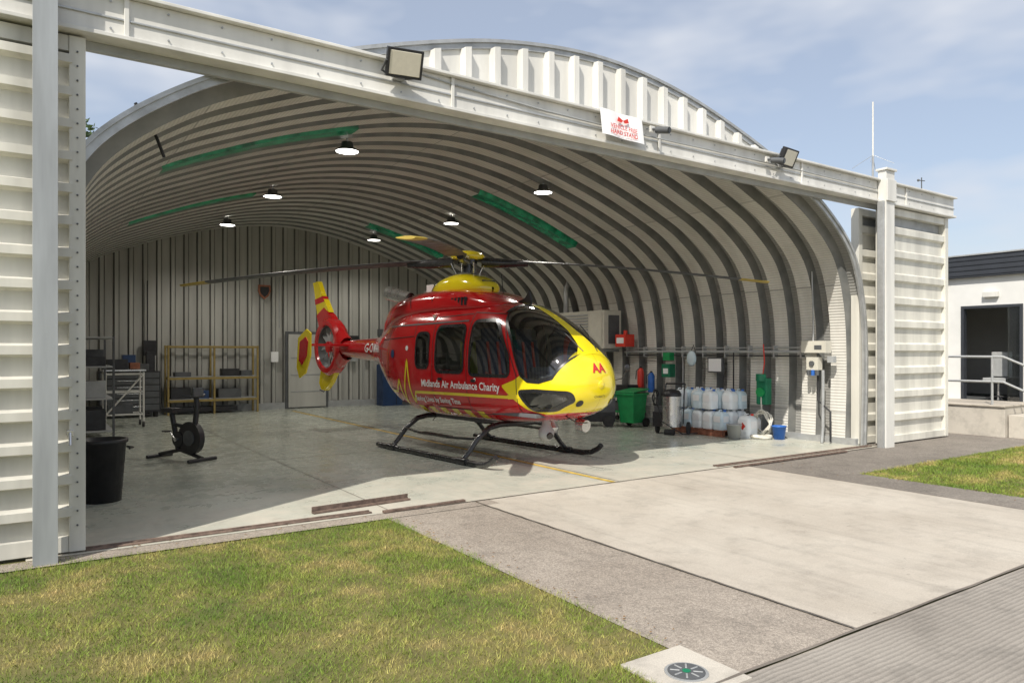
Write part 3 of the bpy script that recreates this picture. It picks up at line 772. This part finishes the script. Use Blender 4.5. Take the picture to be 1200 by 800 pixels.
ex([(-5.1,1.25),(-5.42,1.10),(-5.85,1.35),(-5.98,.95),(-5.86,.80),(-5.66,.78),(-5.35,.98)],0,'yellow',.12)
hb.tube([(-5.5,0,.92),(-5.85,0,.74),(-6.05,0,.78)],.014,'black',6)
hb.box((-4.35,0,1.83),(.42,2.1,.05),'red')
for sd in(-1,1):
    y=sd*1.08; pts=[(-4.08,2.08),(-4.30,2.16),(-4.72,1.98),(-4.80,1.35),(-4.66,1.12),(-4.36,1.22),(-4.10,1.6)]
    ex(pts,y,'yellow',.035)
    ex([(-4.18,1.9),(-4.3,2.0),(-4.6,1.9),(-4.66,1.5),(-4.5,1.4),(-4.25,1.6)],y+sd*.012,'red',.035)
hb.done(parent=H,bevel=.008)

hb=B('landing_skids')
for sd in(-1,1):
    y=sd*1.06
    hb.tube([(-1.25,y,.055),(-1.0,y,.045),(0,y,.045),(1.75,y,.045),(1.95,y,.07),(2.1,y,.14),(2.17,y,.2)],.042,'blackpaint',12)
    hb.box((0.3,y,.012),(2.2,.05,.02),'rubber')
    for xx in(-.75,1.35):
        hb.tube([(xx,0,.55),(xx,sd*.35,.555),(xx,sd*.55,.52),(xx,sd*.78,.36),(xx,sd*.95,.16),(xx,y,.06)],[.045,.045,.045,.042,.038,.04],'blackpaint',12)
        hb.cyl((xx-.12,y,.05),(xx+.12,y,.05),.055,'blackpaint',seg=14)
    hb.tube([(1.35,sd*.8,.36),(.9,sd*.98,.36),(.0,sd*.98,.36),(-.75,sd*.8,.36)],.02,'blackpaint',8); hb.box((.5,sd*.98,.375),(.8,.12,.015),'blackpaint')
hb.done(parent=H)
hb=B('belly_equipment')
hb.lathe((2.25,-.18,.50),[(.0,-.13),(.08,-.11),(.115,-.04),(.115,.03),(.07,.1),(.06,.2)],'grey',20); hb.cyl((2.33,-.2,.47),(2.37,-.21,.45),.05,'blackpaint',seg=14)
hb.lathe((1.9,.25,.52),[(.0,-.10),(.09,-.08),(.11,0),(.05,.08),(.05,.16)],'steel',18)
hb.cyl((2.55,.2,.62),(2.7,.2,.60),.09,'steel',seg=18); hb.tube([(2.72,-.28,.80),(3.0,-.28,.70),(3.2,-.28,.72)],.01,'blackpaint',6)
hb.box((.1,0,.57),(1.4,.5,.08),'dgrey'); hb.tube([(-.9,0,.62),(-1.0,0,.5),(-1.1,0,.42)],.008,'black',6)
hb.box((-1.2,0,2.86),(.22,.02,.14),'textwhite'); hb.tube([(1.0,0,2.6),(.95,0,2.95)],.008,'black',6); hb.ball((.2,-.2,2.82),(.05,.05,.04),'orange',10,6)
hb.tube([(2.98,.14,1.69),(2.72,.22,1.93),(2.47,.30,2.08)],.009,'black',6)
hb.tube([(2.98,-.14,1.69),(2.72,-.22,1.93),(2.47,-.30,2.08)],.009,'black',6)
hb.prism([(1.72,.01,2.40),(1.66,.01,2.64),(1.55,.01,2.52),(1.35,.01,2.47)],(0,-.02,0),'black')
hb.tube([(2.9,.42,1.25),(3.12,.5,1.3),(3.2,.52,1.42)],.008,'black',6); hb.ball((3.2,.52,1.46),(.02,.06,.045),'black',10,6)
hb.done(parent=H,bevel=.003)
hb=B('cabin_interior')
hb.bx(-1.2,2.5,-.6,.6,.74,.80,'cabin'); hb.bx(-.05,.0,-.68,.68,.8,2.3,'cream')
for y in(-.36,.36):
    hb.box((1.45,y,1.12),(.5,.46,.14),'seat'); hb.box((1.15,y,1.5),(.14,.46,.75),'seat',Matrix.Rotation(math.radians(-8),3,'Y')); hb.box((1.09,y,1.96),(.10,.26,.2),'seat',Matrix.Rotation(math.radians(-8),3,'Y')); hb.box((1.4,y,.93),(.4,.3,.25),'dgrey')
    hb.box((1.23,y-.1,1.5),(.02,.05,.7),'orange',Matrix.Rotation(math.radians(-8),3,'Y')); hb.box((1.23,y+.1,1.5),(.02,.05,.7),'orange',Matrix.Rotation(math.radians(-8),3,'Y'))
    hb.tube([(1.75,y,.82),(1.82,y,1.1),(1.75,y,1.32)],.014,'black',8)
hb.box((2.38,0,1.22),(.35,1.0,.28),'cabin',Matrix.Rotation(.25,3,'Y')); hb.box((2.2,0,1.36),(.06,.9,.2),'dgrey'); hb.box((2.0,0,1.0),(.6,.22,.4),'cabin'); hb.box((1.7,0,2.22),(.45,.3,.1),'cabin')
for i in range(5): hb.cyl((2.165,-.36+i*.18,1.36),(2.16,-.36+i*.18,1.36),.06,'grey',seg=14)
hb.box((.55,-.3,1.5),(.12,.4,.7),'hivis'); hb.box((.5,.3,1.2),(.5,.4,.2),'orange'); hb.box((.6,.0,2.0),(.8,.5,.12),'textwhite')
hb.done(parent=H,bevel=.02)

# ------------------------------------------------------------------ equipment, right wall
W=12.30
b=B('electrical_cabinet')
b.bx(12.12,W,7.72,8.22,1.68,1.90,'cream'); b.bx(12.16,W,7.9,8.14,1.36,1.60,'cream'); b.bx(12.2,W,7.62,7.74,1.5,1.62,'grey')
b.bx(12.115,12.119,7.80,7.95,1.74,1.82,'dgrey'); b.cyl((12.16,8.02,1.48),(12.13,8.02,1.48),.05,'dgrey',seg=12)
b.tube([(12.24,7.85,1.36),(12.24,7.85,.3),(12.2,7.85,.02)],.03,'galv'); b.tube([(12.24,7.95,1.36),(12.24,7.95,.8),(12.24,7.7,.6),(12.24,7.7,.05)],.018,'black')
b.tube([(12.24,8.05,1.9),(12.24,8.05,2.4),(12.2,8.05,3.2)],.015,'galv')
for i in range(3): b.cyl((12.17,7.92+i*.09,1.36),(12.17,7.92+i*.09,1.26),.035,'blue' if i==1 else 'dgrey',seg=10)
b.done(bevel=.006)
b=B('wall_conduit')
for z,r in((1.70,.03),(1.62,.014),(1.78,.012)): b.tube([(12.27,8.25,z),(12.27,10,z),(12.27,13.2,z)],r,'grey' if z>1.65 else 'black')
for y in np.arange(8.3,13.2,.6): b.bx(12.24,12.36,y,y+.03,1.58,1.82,'galv')
b.tube([(12.26,9.9,1.7),(12.26,9.9,.4)],.015,'black'); b.tube([(12.26,11.3,1.7),(12.26,11.3,.6)],.015,'galv')
b.done()
b=B('hose_reel'); b.bx(12.1,12.28,8.98,9.22,.65,1.18,'green2'); b.cyl((12.1,9.1,1.12),(12.1,9.1,1.26),.10,'green2',seg=16); b.cyl((12.09,9.1,.9),(12.05,9.1,.9),.09,'green',seg=18)
b.tube([(12.15,9.1,1.2),(12.18,9.08,1.5),(12.2,9.12,1.85)],.012,'orange'); b.done(bevel=.02)
b=B('coiled_hose')
pts=[]
for i in range(150):
    a=i*.32; r=.17+.03*math.sin(i*.9); pts.append((12.0+.05*math.sin(i*.37),9.0+r*math.cos(a)*1.1,.31+r*1.25*math.sin(a)))
b.tube(pts,.014,'rope',6)
pts=[(11.85+(.20+.02*math.sin(i))*math.cos(i*.3),8.95+(.24)*math.sin(i*.3),.035+.0007*i) for i in range(80)]
b.tube(pts,.014,'rope',6); b.tube([(12.05,9.05,.5),(12.1,9.1,.8)],.014,'rope',6); b.done()
def drum(b,x,y,z,mat='jug',s=1,cap='blue'):
    w,d,h=.25*s,.25*s,.36*s
    pr=rounded([(-w/2,-d/2),(w/2,-d/2),(w/2,d/2),(-w/2,d/2)],.06*s,4)
    zs=[(0,.94),(.02,1),(h*.35,1),(h*.38,.97),(h*.42,1),(h*.8,1),(h*.93,.82),(h,.5)]
    P=np.array([[(x+q[0]*k,y+q[1]*k,z+zz) for q in np.vstack([pr,pr[:1]])] for zz,k in zs]); b.grid(P,mat,flip=False)
    b.add([tuple(p) for p in P[-1][:-1]],[tuple(range(len(pr)))],mat)
    b.cyl((x+.05*s,y-.05*s,z+h),(x+.05*s,y-.05*s,z+h+.035),.03,cap,seg=12)
    b.tube([(x-.07*s,y,z+h-.02),(x-.05*s,y,z+h+.03),(x+.02*s,y,z+h+.03)],.012,mat,6)
    b.box((x-w/2-.002,y,z+h*.6),(.004,.16*s,.12*s),'textwhite'); b.box((x,y-d/2-.002,z+h*.6),(.15*s,.004,.12*s),'textwhite')
b=B('pallet')
for i in range(6): b.bx(11.35,12.2,9.45+i*.24,9.62+i*.24,.125,.145,'wood')
for x in(11.37,11.73,12.10): b.bx(x,x+.09,9.46,10.8,.035,.124,'wood'); b.bx(x,x+.09,9.45,10.8,.015,.033,'wood')
b.done(bevel=.004)
b=B('chemical_drums')
for i in range(5):
    for j in range(3):
        for k in range(2):
            if k==1 and (j==0 and i in(0,3)): continue
            drum(b,11.5+j*.28,9.6+i*.27+random.uniform(-.01,.01),.147+k*.395,'jugb' if (i+j+k)%3==0 else 'jug',cap='blue' if random.random()<.6 else 'textwhite')
b.done()
b=B('chemical_drums'); drum(b,11.75,9.15,.015,'jug',1.2,'orange'); drum(b,12.08,9.3,.015,'jug',1.1); b.box((11.598,9.15,.25),(.006,.1,.1),'orange',Matrix.Rotation(.785,3,'X')); b.done()
b=B('bucket'); b.lathe((11.35,9.15,.015),[(.0,.005),(.11,0),(.14,.27),(.15,.27),(.15,.29),(.13,.29),(.10,.02)],'grey'); b.done()
b=B('bucket'); b.lathe((12.05,8.65,.015),[(.0,.005),(.10,0),(.13,.24),(.14,.24),(.14,.26),(.12,.26),(.09,.02)],'blue'); b.done()
b=B('pressure_washer')
b.cyl((0,0,.16),(0,.0,.78),.20,'steel',.19,seg=24); b.lathe((0,0,.78),[(.2,0),(.2,.05),(.15,.12),(0,.15)],'black'); b.box((.1,.26,.3),(.3,.25,.3),'black'); b.box((.1,.26,.5),(.24,.2,.12),'dgrey')
for s in(-1,1): b.cyl((.1,s*.3-.0,.13),(.1,s*.34,.13),.13,'rubber',seg=20); b.tube([(.15,s*.2,.2),(.25,s*.2,.9),(.32,s*.2,1.02)],.015,'blackpaint')
b.tube([(.32,-.2,1.02),(.32,.2,1.02)],.018,'black'); b.cyl((-.15,.1,.06),(-.15,-.1,.06),.06,'rubber')
pts=[(-.12+.16*math.cos(i*.4),.30+.02*math.sin(i),.75+.16*math.sin(i*.4)) for i in range(60)]; b.tube(pts,.014,'black',6); b.tube([(-.1,.3,.75),(-.4,.1,.3),(-.3,-.3,.05),(.1,-.5,.04)],.013,'black',6)
b.done(loc=(10.95,10.4,.014),rotz=.5,bevel=.01)
def wbin(name,loc,rz,mat,s=1):
    b=B(name); w,d,h=.29*s,.33*s,.95*s
    vs=[(-w*.8,-d*.75,.1),(w*.8,-d*.75,.1),(w*.8,d*.75,.1),(-w*.8,d*.75,.1),(-w,-d,h),(w,-d,h),(w,d,h),(-w,d,h)]
    b.add(vs,[(3,2,1,0),(0,1,5,4),(1,2,6,5),(2,3,7,6),(3,0,4,7)],mat)
    b.box((0,0,h-.02),(2*w+.05,2*d+.05,.05),mat); b.add([(-w-.02,-d-.03,h+.01),(w+.02,-d-.03,h+.01),(w+.02,d+.05,h+.07),(-w-.02,d+.05,h+.07),(-w-.02,-d-.03,h+.04),(w+.02,-d-.03,h+.04),(w+.02,d+.05,h+.10),(-w-.02,d+.05,h+.10)],[(3,2,1,0),(4,5,6,7),(0,1,5,4),(1,2,6,5),(2,3,7,6),(3,0,4,7)],mat)
    for s2 in(-1,1): b.cyl((s2*(w-.03),d*.8,.1),(s2*(w+.03),d*.8,.1),.1,'rubber',seg=18)
    b.cyl((-w*.8,d+.07,h-.02),(w*.8,d+.07,h-.02),.016,mat,seg=8)
    b.done(loc=loc,rotz=rz,bevel=.01)
wbin('wheelie_bin',(11.32,11.95,.014),-1.4,'green',.80)
b=B('tow_tug'); b.box((0,0,.22),(.9,.5,.22),'black'); b.prism([(-.45,-.25,.33),(.1,-.25,.33),(-.25,-.25,.62),(-.45,-.25,.62)],(0,.5,0),'dgrey')
for x in(-.3,.3):
    for y in(-.27,.27): b.cyl((x,y-.04,.13),(x,y+.04,.13),.13,'rubber',seg=18)
b.tube([(.4,0,.25),(.8,0,.55),(.95,0,.85)],.02,'black'); b.tube([(.95,-.2,.85),(.95,.2,.85)],.016,'black'); b.box((-.1,0,.5),(.25,.3,.1),'dgrey')
b.done(loc=(10.8,12.6,.014),rotz=2.4,bevel=.012)
b=B('wheeled_trolley'); b.bx(-.3,.3,-.5,.5,.25,.29,'green'); b.bx(-.3,.3,-.5,.5,.6,.64,'green2')
for x in(-.28,.28):
    for y in(-.48,.48): b.cyl((x,y,.1),(x,y,.75),.015,'dgrey',seg=8); b.cyl((x-.02,y,.06),(x+.02,y,.06),.06,'rubber',seg=12)
b.bx(-.2,.2,-.4,.0,.645,.9,'black'); b.bx(-.2,.15,.05,.4,.645,.8,'grey'); b.bx(-.2,.2,-.3,.3,.295,.5,'dgrey'); b.done(loc=(11.9,12.9,.014),bevel=.006)
b=B('wall_heater')
b.bx(11.72,12.28,13.35,15.6,1.78,2.72,'cream')
for i in range(11): b.bx(11.70,11.715,13.95,15.5,1.86+i*.074,1.90+i*.074,'grey')
b.bx(11.70,11.716,13.42,13.85,1.85,2.65,'cream'); b.bx(11.85,12.2,13.33,13.345,1.9,2.6,'dgrey')
b.tube([(12.0,15.2,2.72),(12.0,15.2,3.4),(12.1,15.2,3.6)],.07,'galv',12); b.bx(11.75,12.35,13.5,13.6,1.70,1.775,'galv'); b.bx(11.75,12.35,15.3,15.4,1.70,1.775,'galv')
b.done(bevel=.012)
b=B('alarm_box'); b.bx(11.95,12.25,12.85,13.2,1.82,2.12,'orange'); b.bx(11.94,11.949,12.9,13.15,1.9,2.04,'textwhite'); b.cyl((12.1,13.0,2.12),(12.1,13.0,2.22),.05,'orange',seg=14); b.done(bevel=.01)
b=B('first_aid_dispenser'); b.bx(12.1,12.28,11.55,11.8,1.12,1.42,'green2'); b.bx(12.12,12.28,11.58,11.78,1.50,1.68,'green'); b.bx(12.095,12.1,11.6,11.75,1.2,1.32,'textwhite'); b.done(bevel=.015)
b=B('hanging_bag'); b.ball((12.15,10.95,1.55),(.07,.13,.17),'jugb',14,10); b.tube([(12.2,10.88,1.68),(12.22,10.95,1.85),(12.2,11.02,1.68)],.008,'black',6); b.done()
for (y,z) in((12.5,1.35),(12.15,1.25)):
    b=B('fire_extinguisher'); b.lathe((12.12,y,z-.5),[(0,0),(.075,.005),(.08,.03),(.08,.38),(.05,.45),(.02,.47)],'orange' if y>12.3 else 'blue',16); b.cyl((12.12,y,z-.05),(12.12,y,z+.0),.03,'black',seg=10); b.tube([(12.1,y,z-.03),(12.03,y+.05,z-.1),(12.02,y+.06,z-.3)],.012,'black',6); b.done()
b=B('notice_board'); b.bx(12.27,12.33,10.2,10.6,1.25,1.58,'dgrey'); b.bx(12.262,12.268,10.23,10.57,1.28,1.55,'textwhite'); b.done()

# ------------------------------------------------------------------ rear wall
b=B('storage_rack')
for x in(3.1,4.25,5.4):
    for y in(20.85,21.35): b.bx(x,x+.05,y,y+.05,.014,1.87,'rackyellow')
for z in(.35,.95,1.8): 
    for y in(20.84,21.36): b.bx(3.1,5.45,y,y+.04,z,z+.06,'rackyellow')
    if z<1.5: b.bx(3.15,5.4,20.88,21.36,z+.062,z+.08,'grey')
for (x,w,z,h,mt) in((3.2,.5,.43,.3,'black'),(3.8,.35,.43,.22,'navy'),(4.4,.6,.43,.25,'dgrey'),(3.3,.4,1.03,.12,'dgrey'),(4.5,.45,1.03,.2,'black'),(5.0,.3,1.03,.15,'dgrey'),(3.4,1.5,.08,.12,'black')):
    b.bx(x,x+w,20.95,21.3,z,z+h,mt)
b.done(bevel=.006)
b=B('personnel_door'); b.bx(6.37,7.67,21.42,21.46,.014,2.3,'dgrey'); b.bx(6.45,7.59,21.39,21.418,.05,2.22,'backw'); 
for z in(.5,1.0,1.5): b.bx(6.52,7.5,21.38,21.389,z,z+.03,'grey')
b.bx(7.45,7.5,21.34,21.388,1.0,1.15,'black'); b.done(bevel=.004)
b=B('wall_shield'); sh=[(-.17,.18),(.17,.18),(.18,.0),(.12,-.14),(0,-.24),(-.12,-.14),(-.18,0)]
b.prism([(5.76+x,21.46,3.46+z) for x,z in sh],(0,-.05,0),'wood'); b.prism([(5.76+x*.7,21.41,3.46+z*.7) for x,z in sh],(0,-.02,0),'black'); b.done(bevel=.004)
b=B('locker_cabinet'); b.bx(9.2,10.1,20.8,21.3,.014,1.3,'navy'); b.bx(9.64,9.66,20.79,20.8,.05,1.25,'black'); b.box((9.5,21.0,1.42),(.4,.3,.24),'grey'); b.box((9.95,21.0,1.38),(.25,.3,.16),'blue'); b.done(bevel=.008)
b=B('workbench'); b.bx(10.4,12.1,20.7,21.3,.85,.9,'wood')
for x in(10.45,12.0): b.bx(x,x+.06,20.75,21.25,.014,.849,'grey')
b.box((10.8,21,1.05),(.4,.35,.3),'black'); b.box((11.6,21,1.0),(.5,.3,.2),'dgrey'); b.bx(10.5,12.0,20.8,21.2,.3,.55,'dgrey'); b.done(bevel=.005)
b=B('wall_panel_boxes')
for (x,z,w,h,mt) in((8.3,1.9,.35,.3,'black'),(8.35,1.4,.25,.35,'grey'),(5.95,1.4,.2,.3,'textwhite'),(2.6,1.6,.3,.4,'black'),(9.3,2.2,.3,.22,'dgrey'),(10.6,1.8,.4,.5,'grey'),(8.9,1.5,.12,.18,'orange')):
    b.bx(x,x+w,21.38,21.46,z,z+h,mt)
b.tube([(6.2,21.46,2.4),(6.2,21.46,3.9)],.015,'grey'); b.tube([(2.7,21.44,2.0),(2.7,21.44,3.6)],.015,'black'); b.tube([(8.0,21.44,2.0),(12,21.44,2.0)],.015,'black'); b.done()
b=B('tool_chest')
b.bx(1.5,2.9,20.6,21.2,.15,1.2,'black')
for i in range(6): b.bx(1.53,2.87,20.585,20.598,.2+i*.165,.34+i*.165,'dgrey'); b.bx(1.9,2.5,20.57,20.583,.29+i*.165,.31+i*.165,'steel')
b.box((1.8,20.9,1.35),(.4,.4,.28),'black'); b.box((2.4,20.9,1.3),(.5,.35,.18),'dgrey'); b.box((2.2,20.95,1.52),(.3,.3,.2),'navy'); b.box((2.7,20.9,1.45),(.2,.2,.5),'black')
for x in(1.6,2.8): b.cyl((x,20.7,.014),(x,20.7,.15),.06,'rubber',seg=12)
b.done(bevel=.01)
b=B('work_platform')
for x in(1.45,2.2):
    for y in(18.1,18.7): b.tube([(x,y,.08),(x,y,1.25)],.022,'white'); b.cyl((x-.02,y,.07),(x+.02,y,.07),.07,'rubber',seg=12)
for z in(.3,.8,1.2): 
    for y in(18.1,18.7): b.tube([(1.45,y,z),(2.2,y,z)],.02,'white')
    for x in(1.45,2.2): b.tube([(x,18.1,z),(x,18.7,z)],.02,'white')
b.bx(1.4,2.25,18.05,18.75,1.27,1.30,'steel'); b.tube([(1.45,18.08,.3),(2.2,18.08,1.2)],.018,'white'); b.box((1.7,18.4,1.42),(.4,.4,.22),'black'); b.box((2.05,18.4,1.38),(.2,.3,.14),'wood'); b.box((1.75,18.4,.42),(.5,.4,.2),'dgrey')
b.done(bevel=.003)
b=B('storage_shelving')
for x in(.75,1.35):
    for y in(15.4,17.2): b.bx(x,x+.04,y,y+.04,.014,2.0,'dgrey')
for z in(.2,.8,1.4,1.95): b.bx(.76,1.38,15.4,17.24,z,z+.03,'grey')
for i in range(14):
    z=[.232,.832,1.432][i%3]; y=15.5+(i//3)*.36; b.bx(.85,1.25,y,y+.26,z,z+random.uniform(.15,.4),random.choice(['black','navy','dgrey','grey','dgrey','black']))
b.done(bevel=.006)
b=B('waste_bin'); b.lathe((.72,9.35,.014),[(0,.01),(.19,0),(.24,.66),(.26,.66),(.26,.70),(.23,.70),(.2,.3),(0,.28)],'black',28); b.tube([(.72+.26,9.25,.6),(.72+.31,9.35,.6),(.72+.26,9.45,.6)],.012,'black'); b.done()
b=B('equipment_bag'); b.ball((.75,10.3,.24),(.26,.4,.25),'black',18,12); b.ball((.8,10.4,.46),(.18,.24,.14),'dgrey',14,10); b.tube([(.8,10.1,.4),(.95,10.3,.6),(.8,10.5,.4)],.015,'black'); b.done()
b=B('exercise_bike')
b.tube([(-.5,-.22,.04),(-.5,.22,.04)],.03,'black'); b.tube([(.5,-.25,.04),(.5,.25,.04)],.03,'black'); b.tube([(-.5,0,.06),(0,0,.16),(.5,0,.06)],.03,'black')
b.cyl((.25,-.045,.36),(.25,.045,.36),.25,'black',seg=36); b.cyl((.25,-.06,.36),(.25,.06,.36),.12,'dgrey',seg=24)
b.tube([(-.05,0,.15),(-.2,0,.72)],.04,'black'); b.box((-.22,0,.77),(.27,.18,.07),'black'); b.tube([(.3,0,.3),(.38,0,.85),(.36,0,1.0)],.04,'black')
b.tube([(.3,-.2,1.02),(.42,-.08,1.0),(.42,.08,1.0),(.3,.2,1.02)],.016,'black'); b.box((.40,0,1.07),(.04,.18,.13),'dgrey'); b.tube([(-.15,0,.55),(.34,0,.5)],.03,'black')
b.cyl((-.0,-.1,.33),(0,.1,.33),.03,'steel'); b.tube([(0,.1,.33),(.1,.12,.2)],.014,'steel'); b.box((.1,.17,.2),(.1,.1,.02),'black'); b.tube([(0,-.1,.33),(-.1,-.12,.46)],.014,'steel'); b.box((-.1,-.17,.46),(.1,.1,.02),'black'); b.cyl((0,-.06,.33),(0,.06,.33),.12,'black',seg=20)
b.done(loc=(2.0,12.2,.014),rotz=math.radians(-62),bevel=.006)

# ------------------------------------------------------------------ neighbouring building
WB=empty('white_building')
b=B('walls')
X=17.5
y0,y1=6.6,7.82
b.bx(X,X+.25,-6,y0,0,3.35,'render'); b.bx(X,X+.25,y1,16,0,3.35,'render'); b.bx(X,X+.25,y0,y1,0,.62,'render'); b.bx(X,X+.25,y0,y1,2.72,3.35,'render')
b.bx(X+.25,X+6,15.7,16,0,3.35,'render'); b.bx(X+5.8,X+6,-6,15.7,0,3.35,'render'); b.bx(X+.25,X+5.8,-6,15.7,.5,.62,'dgrey')
b.bx(X+3,X+3.1,4,12,.62,3.3,'render'); b.done(parent=WB)
b=B('roof_fascia'); b.bx(X-.12,X+6.2,-6.2,16.2,3.35,3.82,'fascia')
for i in range(4): b.bx(X-.135,X-.121,-6.2,16.2,3.39+i*.11,3.46+i*.11,'fascia')
b.bx(X-.15,X+.1,-6.2,16.2,3.825,3.86,'galv'); b.done(parent=WB,bevel=.005)
b=B('door_frame'); 
for yy in(y0,y1-.06): b.bx(X-.02,X+.12,yy,yy+.06,.62,2.72,'fascia')
b.bx(X-.02,X+.12,y0+.061,y1-.061,2.66,2.72,'fascia'); b.bx(X+.02,X+.06,y0+.061,y0+.3,.62,2.65,'glass'); b.done(parent=WB)
b=B('light_fitting'); b.box((X-.05,7.2,2.95),(.1,.3,.12),'white'); b.done(parent=WB,bevel=.01)
b=B('access_ramp'); b.bx(16,17.49,6.35,10,0,.60,'kerb'); b.bx(15.96,17.49,6.33,10,.601,.64,'slab')
for i in range(3): b.bx(16.1,17.4,6.33-.3*(i+1),6.329-.3*i,0,.60-.15*(i+1),'kerb')
b.done(bevel=.01)
b=B('handrail')
for z in(1.1,1.6): 
    b.tube([(16.06,9.9,z),(16.06,6.4,z),(16.06,5.2,z-.55)],.024,'galv')
for y,zb in((9.2,.64),(7.9,.64),(6.6,.64),(5.3,0)): b.tube([(16.06,y,zb),(16.06,y,1.6 if y>6 else 1.08)],.024,'galv')
b.tube([(17.3,6.4,1.6),(17.3,5.2,1.05)],.024,'galv'); b.tube([(17.3,6.4,.6),(17.3,6.4,1.6)],.024,'galv'); b.done()
b=B('office_chair'); b.cyl((17.95,7.25,.62),(17.95,7.25,1.05),.03,'steel',seg=10)
for i in range(5):
    a=i*1.256; b.tube([(17.95,7.25,.72),(17.95+.26*math.cos(a),7.25+.26*math.sin(a),.66)],.02,'black',6)
b.box((17.95,7.25,1.08),(.44,.46,.08),'grey'); b.box((18.15,7.25,1.42),(.07,.42,.55),'grey'); b.done(bevel=.02)
b=B('drain_pipe'); b.tube([(17.44,8.15,.64),(17.44,8.15,3.35)],.035,'white'); b.done()

b=B('tree'); tx,ty=.6,29.
b.tube([(tx,ty,0),(tx+.1,ty,2.5),(tx-.1,ty,5),(tx,ty,8)],[.28,.22,.15,.06],'bark',10)
for i in range(10):
    a=i*2.4; z=3+i*.55; b.tube([(tx,ty,z),(tx+1.1*math.cos(a),ty+1.1*math.sin(a),z+.9),(tx+2*math.cos(a),ty+2*math.sin(a),z+1.5)],[.08,.05,.02],'bark',6)
cl=[(tx+rng.normal(0,1.3),ty+rng.normal(0,1.3),rng.uniform(4.2,9.9),rng.uniform(.5,1.0)) for _ in range(48)]
vs=[];fs=[]
for (x,y,z,r) in cl:
    for _ in range(100):
        d=rng.normal(0,1,3); d/=np.linalg.norm(d); p=np.array([x,y,z])+d*r*rng.uniform(.5,1)**.5
        u=rng.normal(0,.08,3); w=rng.normal(0,.08,3); k=len(vs); vs+=[p,p+u,p+u+w,p+w]; fs.append((k,k+1,k+2,k+3))
b.add(vs,fs,'leaf'); b.done()

# ------------------------------------------------------------------ sky, sun, camera
w=bpy.data.worlds.new('World'); scene.world=w; w.use_nodes=True; nt=w.node_tree; bg=nt.nodes['Background']
sk=N(nt,'ShaderNodeTexSky',sky_type='NISHITA'); sk.sun_disc=False; sk.sun_elevation=math.radians(47); sk.sun_rotation=math.radians(240); sk.air_density=1.0; sk.dust_density=1.6; sk.ozone_density=1.4
tc=N(nt,'ShaderNodeTexCoord'); mp=N(nt,'ShaderNodeMapping'); mp.inputs['Scale'].default_value=(1.5,1.5,4.2); mp.inputs['Rotation'].default_value=(.15,.1,.6); mp.inputs['Location'].default_value=(.35,-.2,.1)
nt.links.new(tc.outputs['Generated'],mp.inputs[0]); f=noise(nt,1.6,4,.6,mp.outputs[0])
cf=ramp(nt,f,[(.40,.40),(.64,1.0)])
c=mixc(nt,cf,sk.outputs[0],(5.0,5.25,5.75)); nt.links.new(c,bg.inputs[0]); bg.inputs[1].default_value=.148
sd=bpy.data.lights.new('sun','SUN'); sd.energy=5.0; sd.angle=math.radians(.5); sd.color=(1,.94,.84)
so=bpy.data.objects.new('sun',sd); bpy.context.collection.objects.link(so)
el=math.radians(47); v=Vector((math.cos(el)*.866,math.cos(el)*.5,-math.sin(el))); so.rotation_euler=v.to_track_quat('-Z','Y').to_euler(); so.location=(-10,-8,20)
cd=bpy.data.cameras.new('camera'); co=bpy.data.objects.new('camera',cd); bpy.context.collection.objects.link(co)
cd.sensor_width=36; cd.lens=25.35; cd.shift_y=.010; cd.clip_end=2000; cd.clip_start=.05
co.location=(0,0,1.7); co.rotation_euler=(math.radians(90),0,math.radians(-34)); scene.camera=co
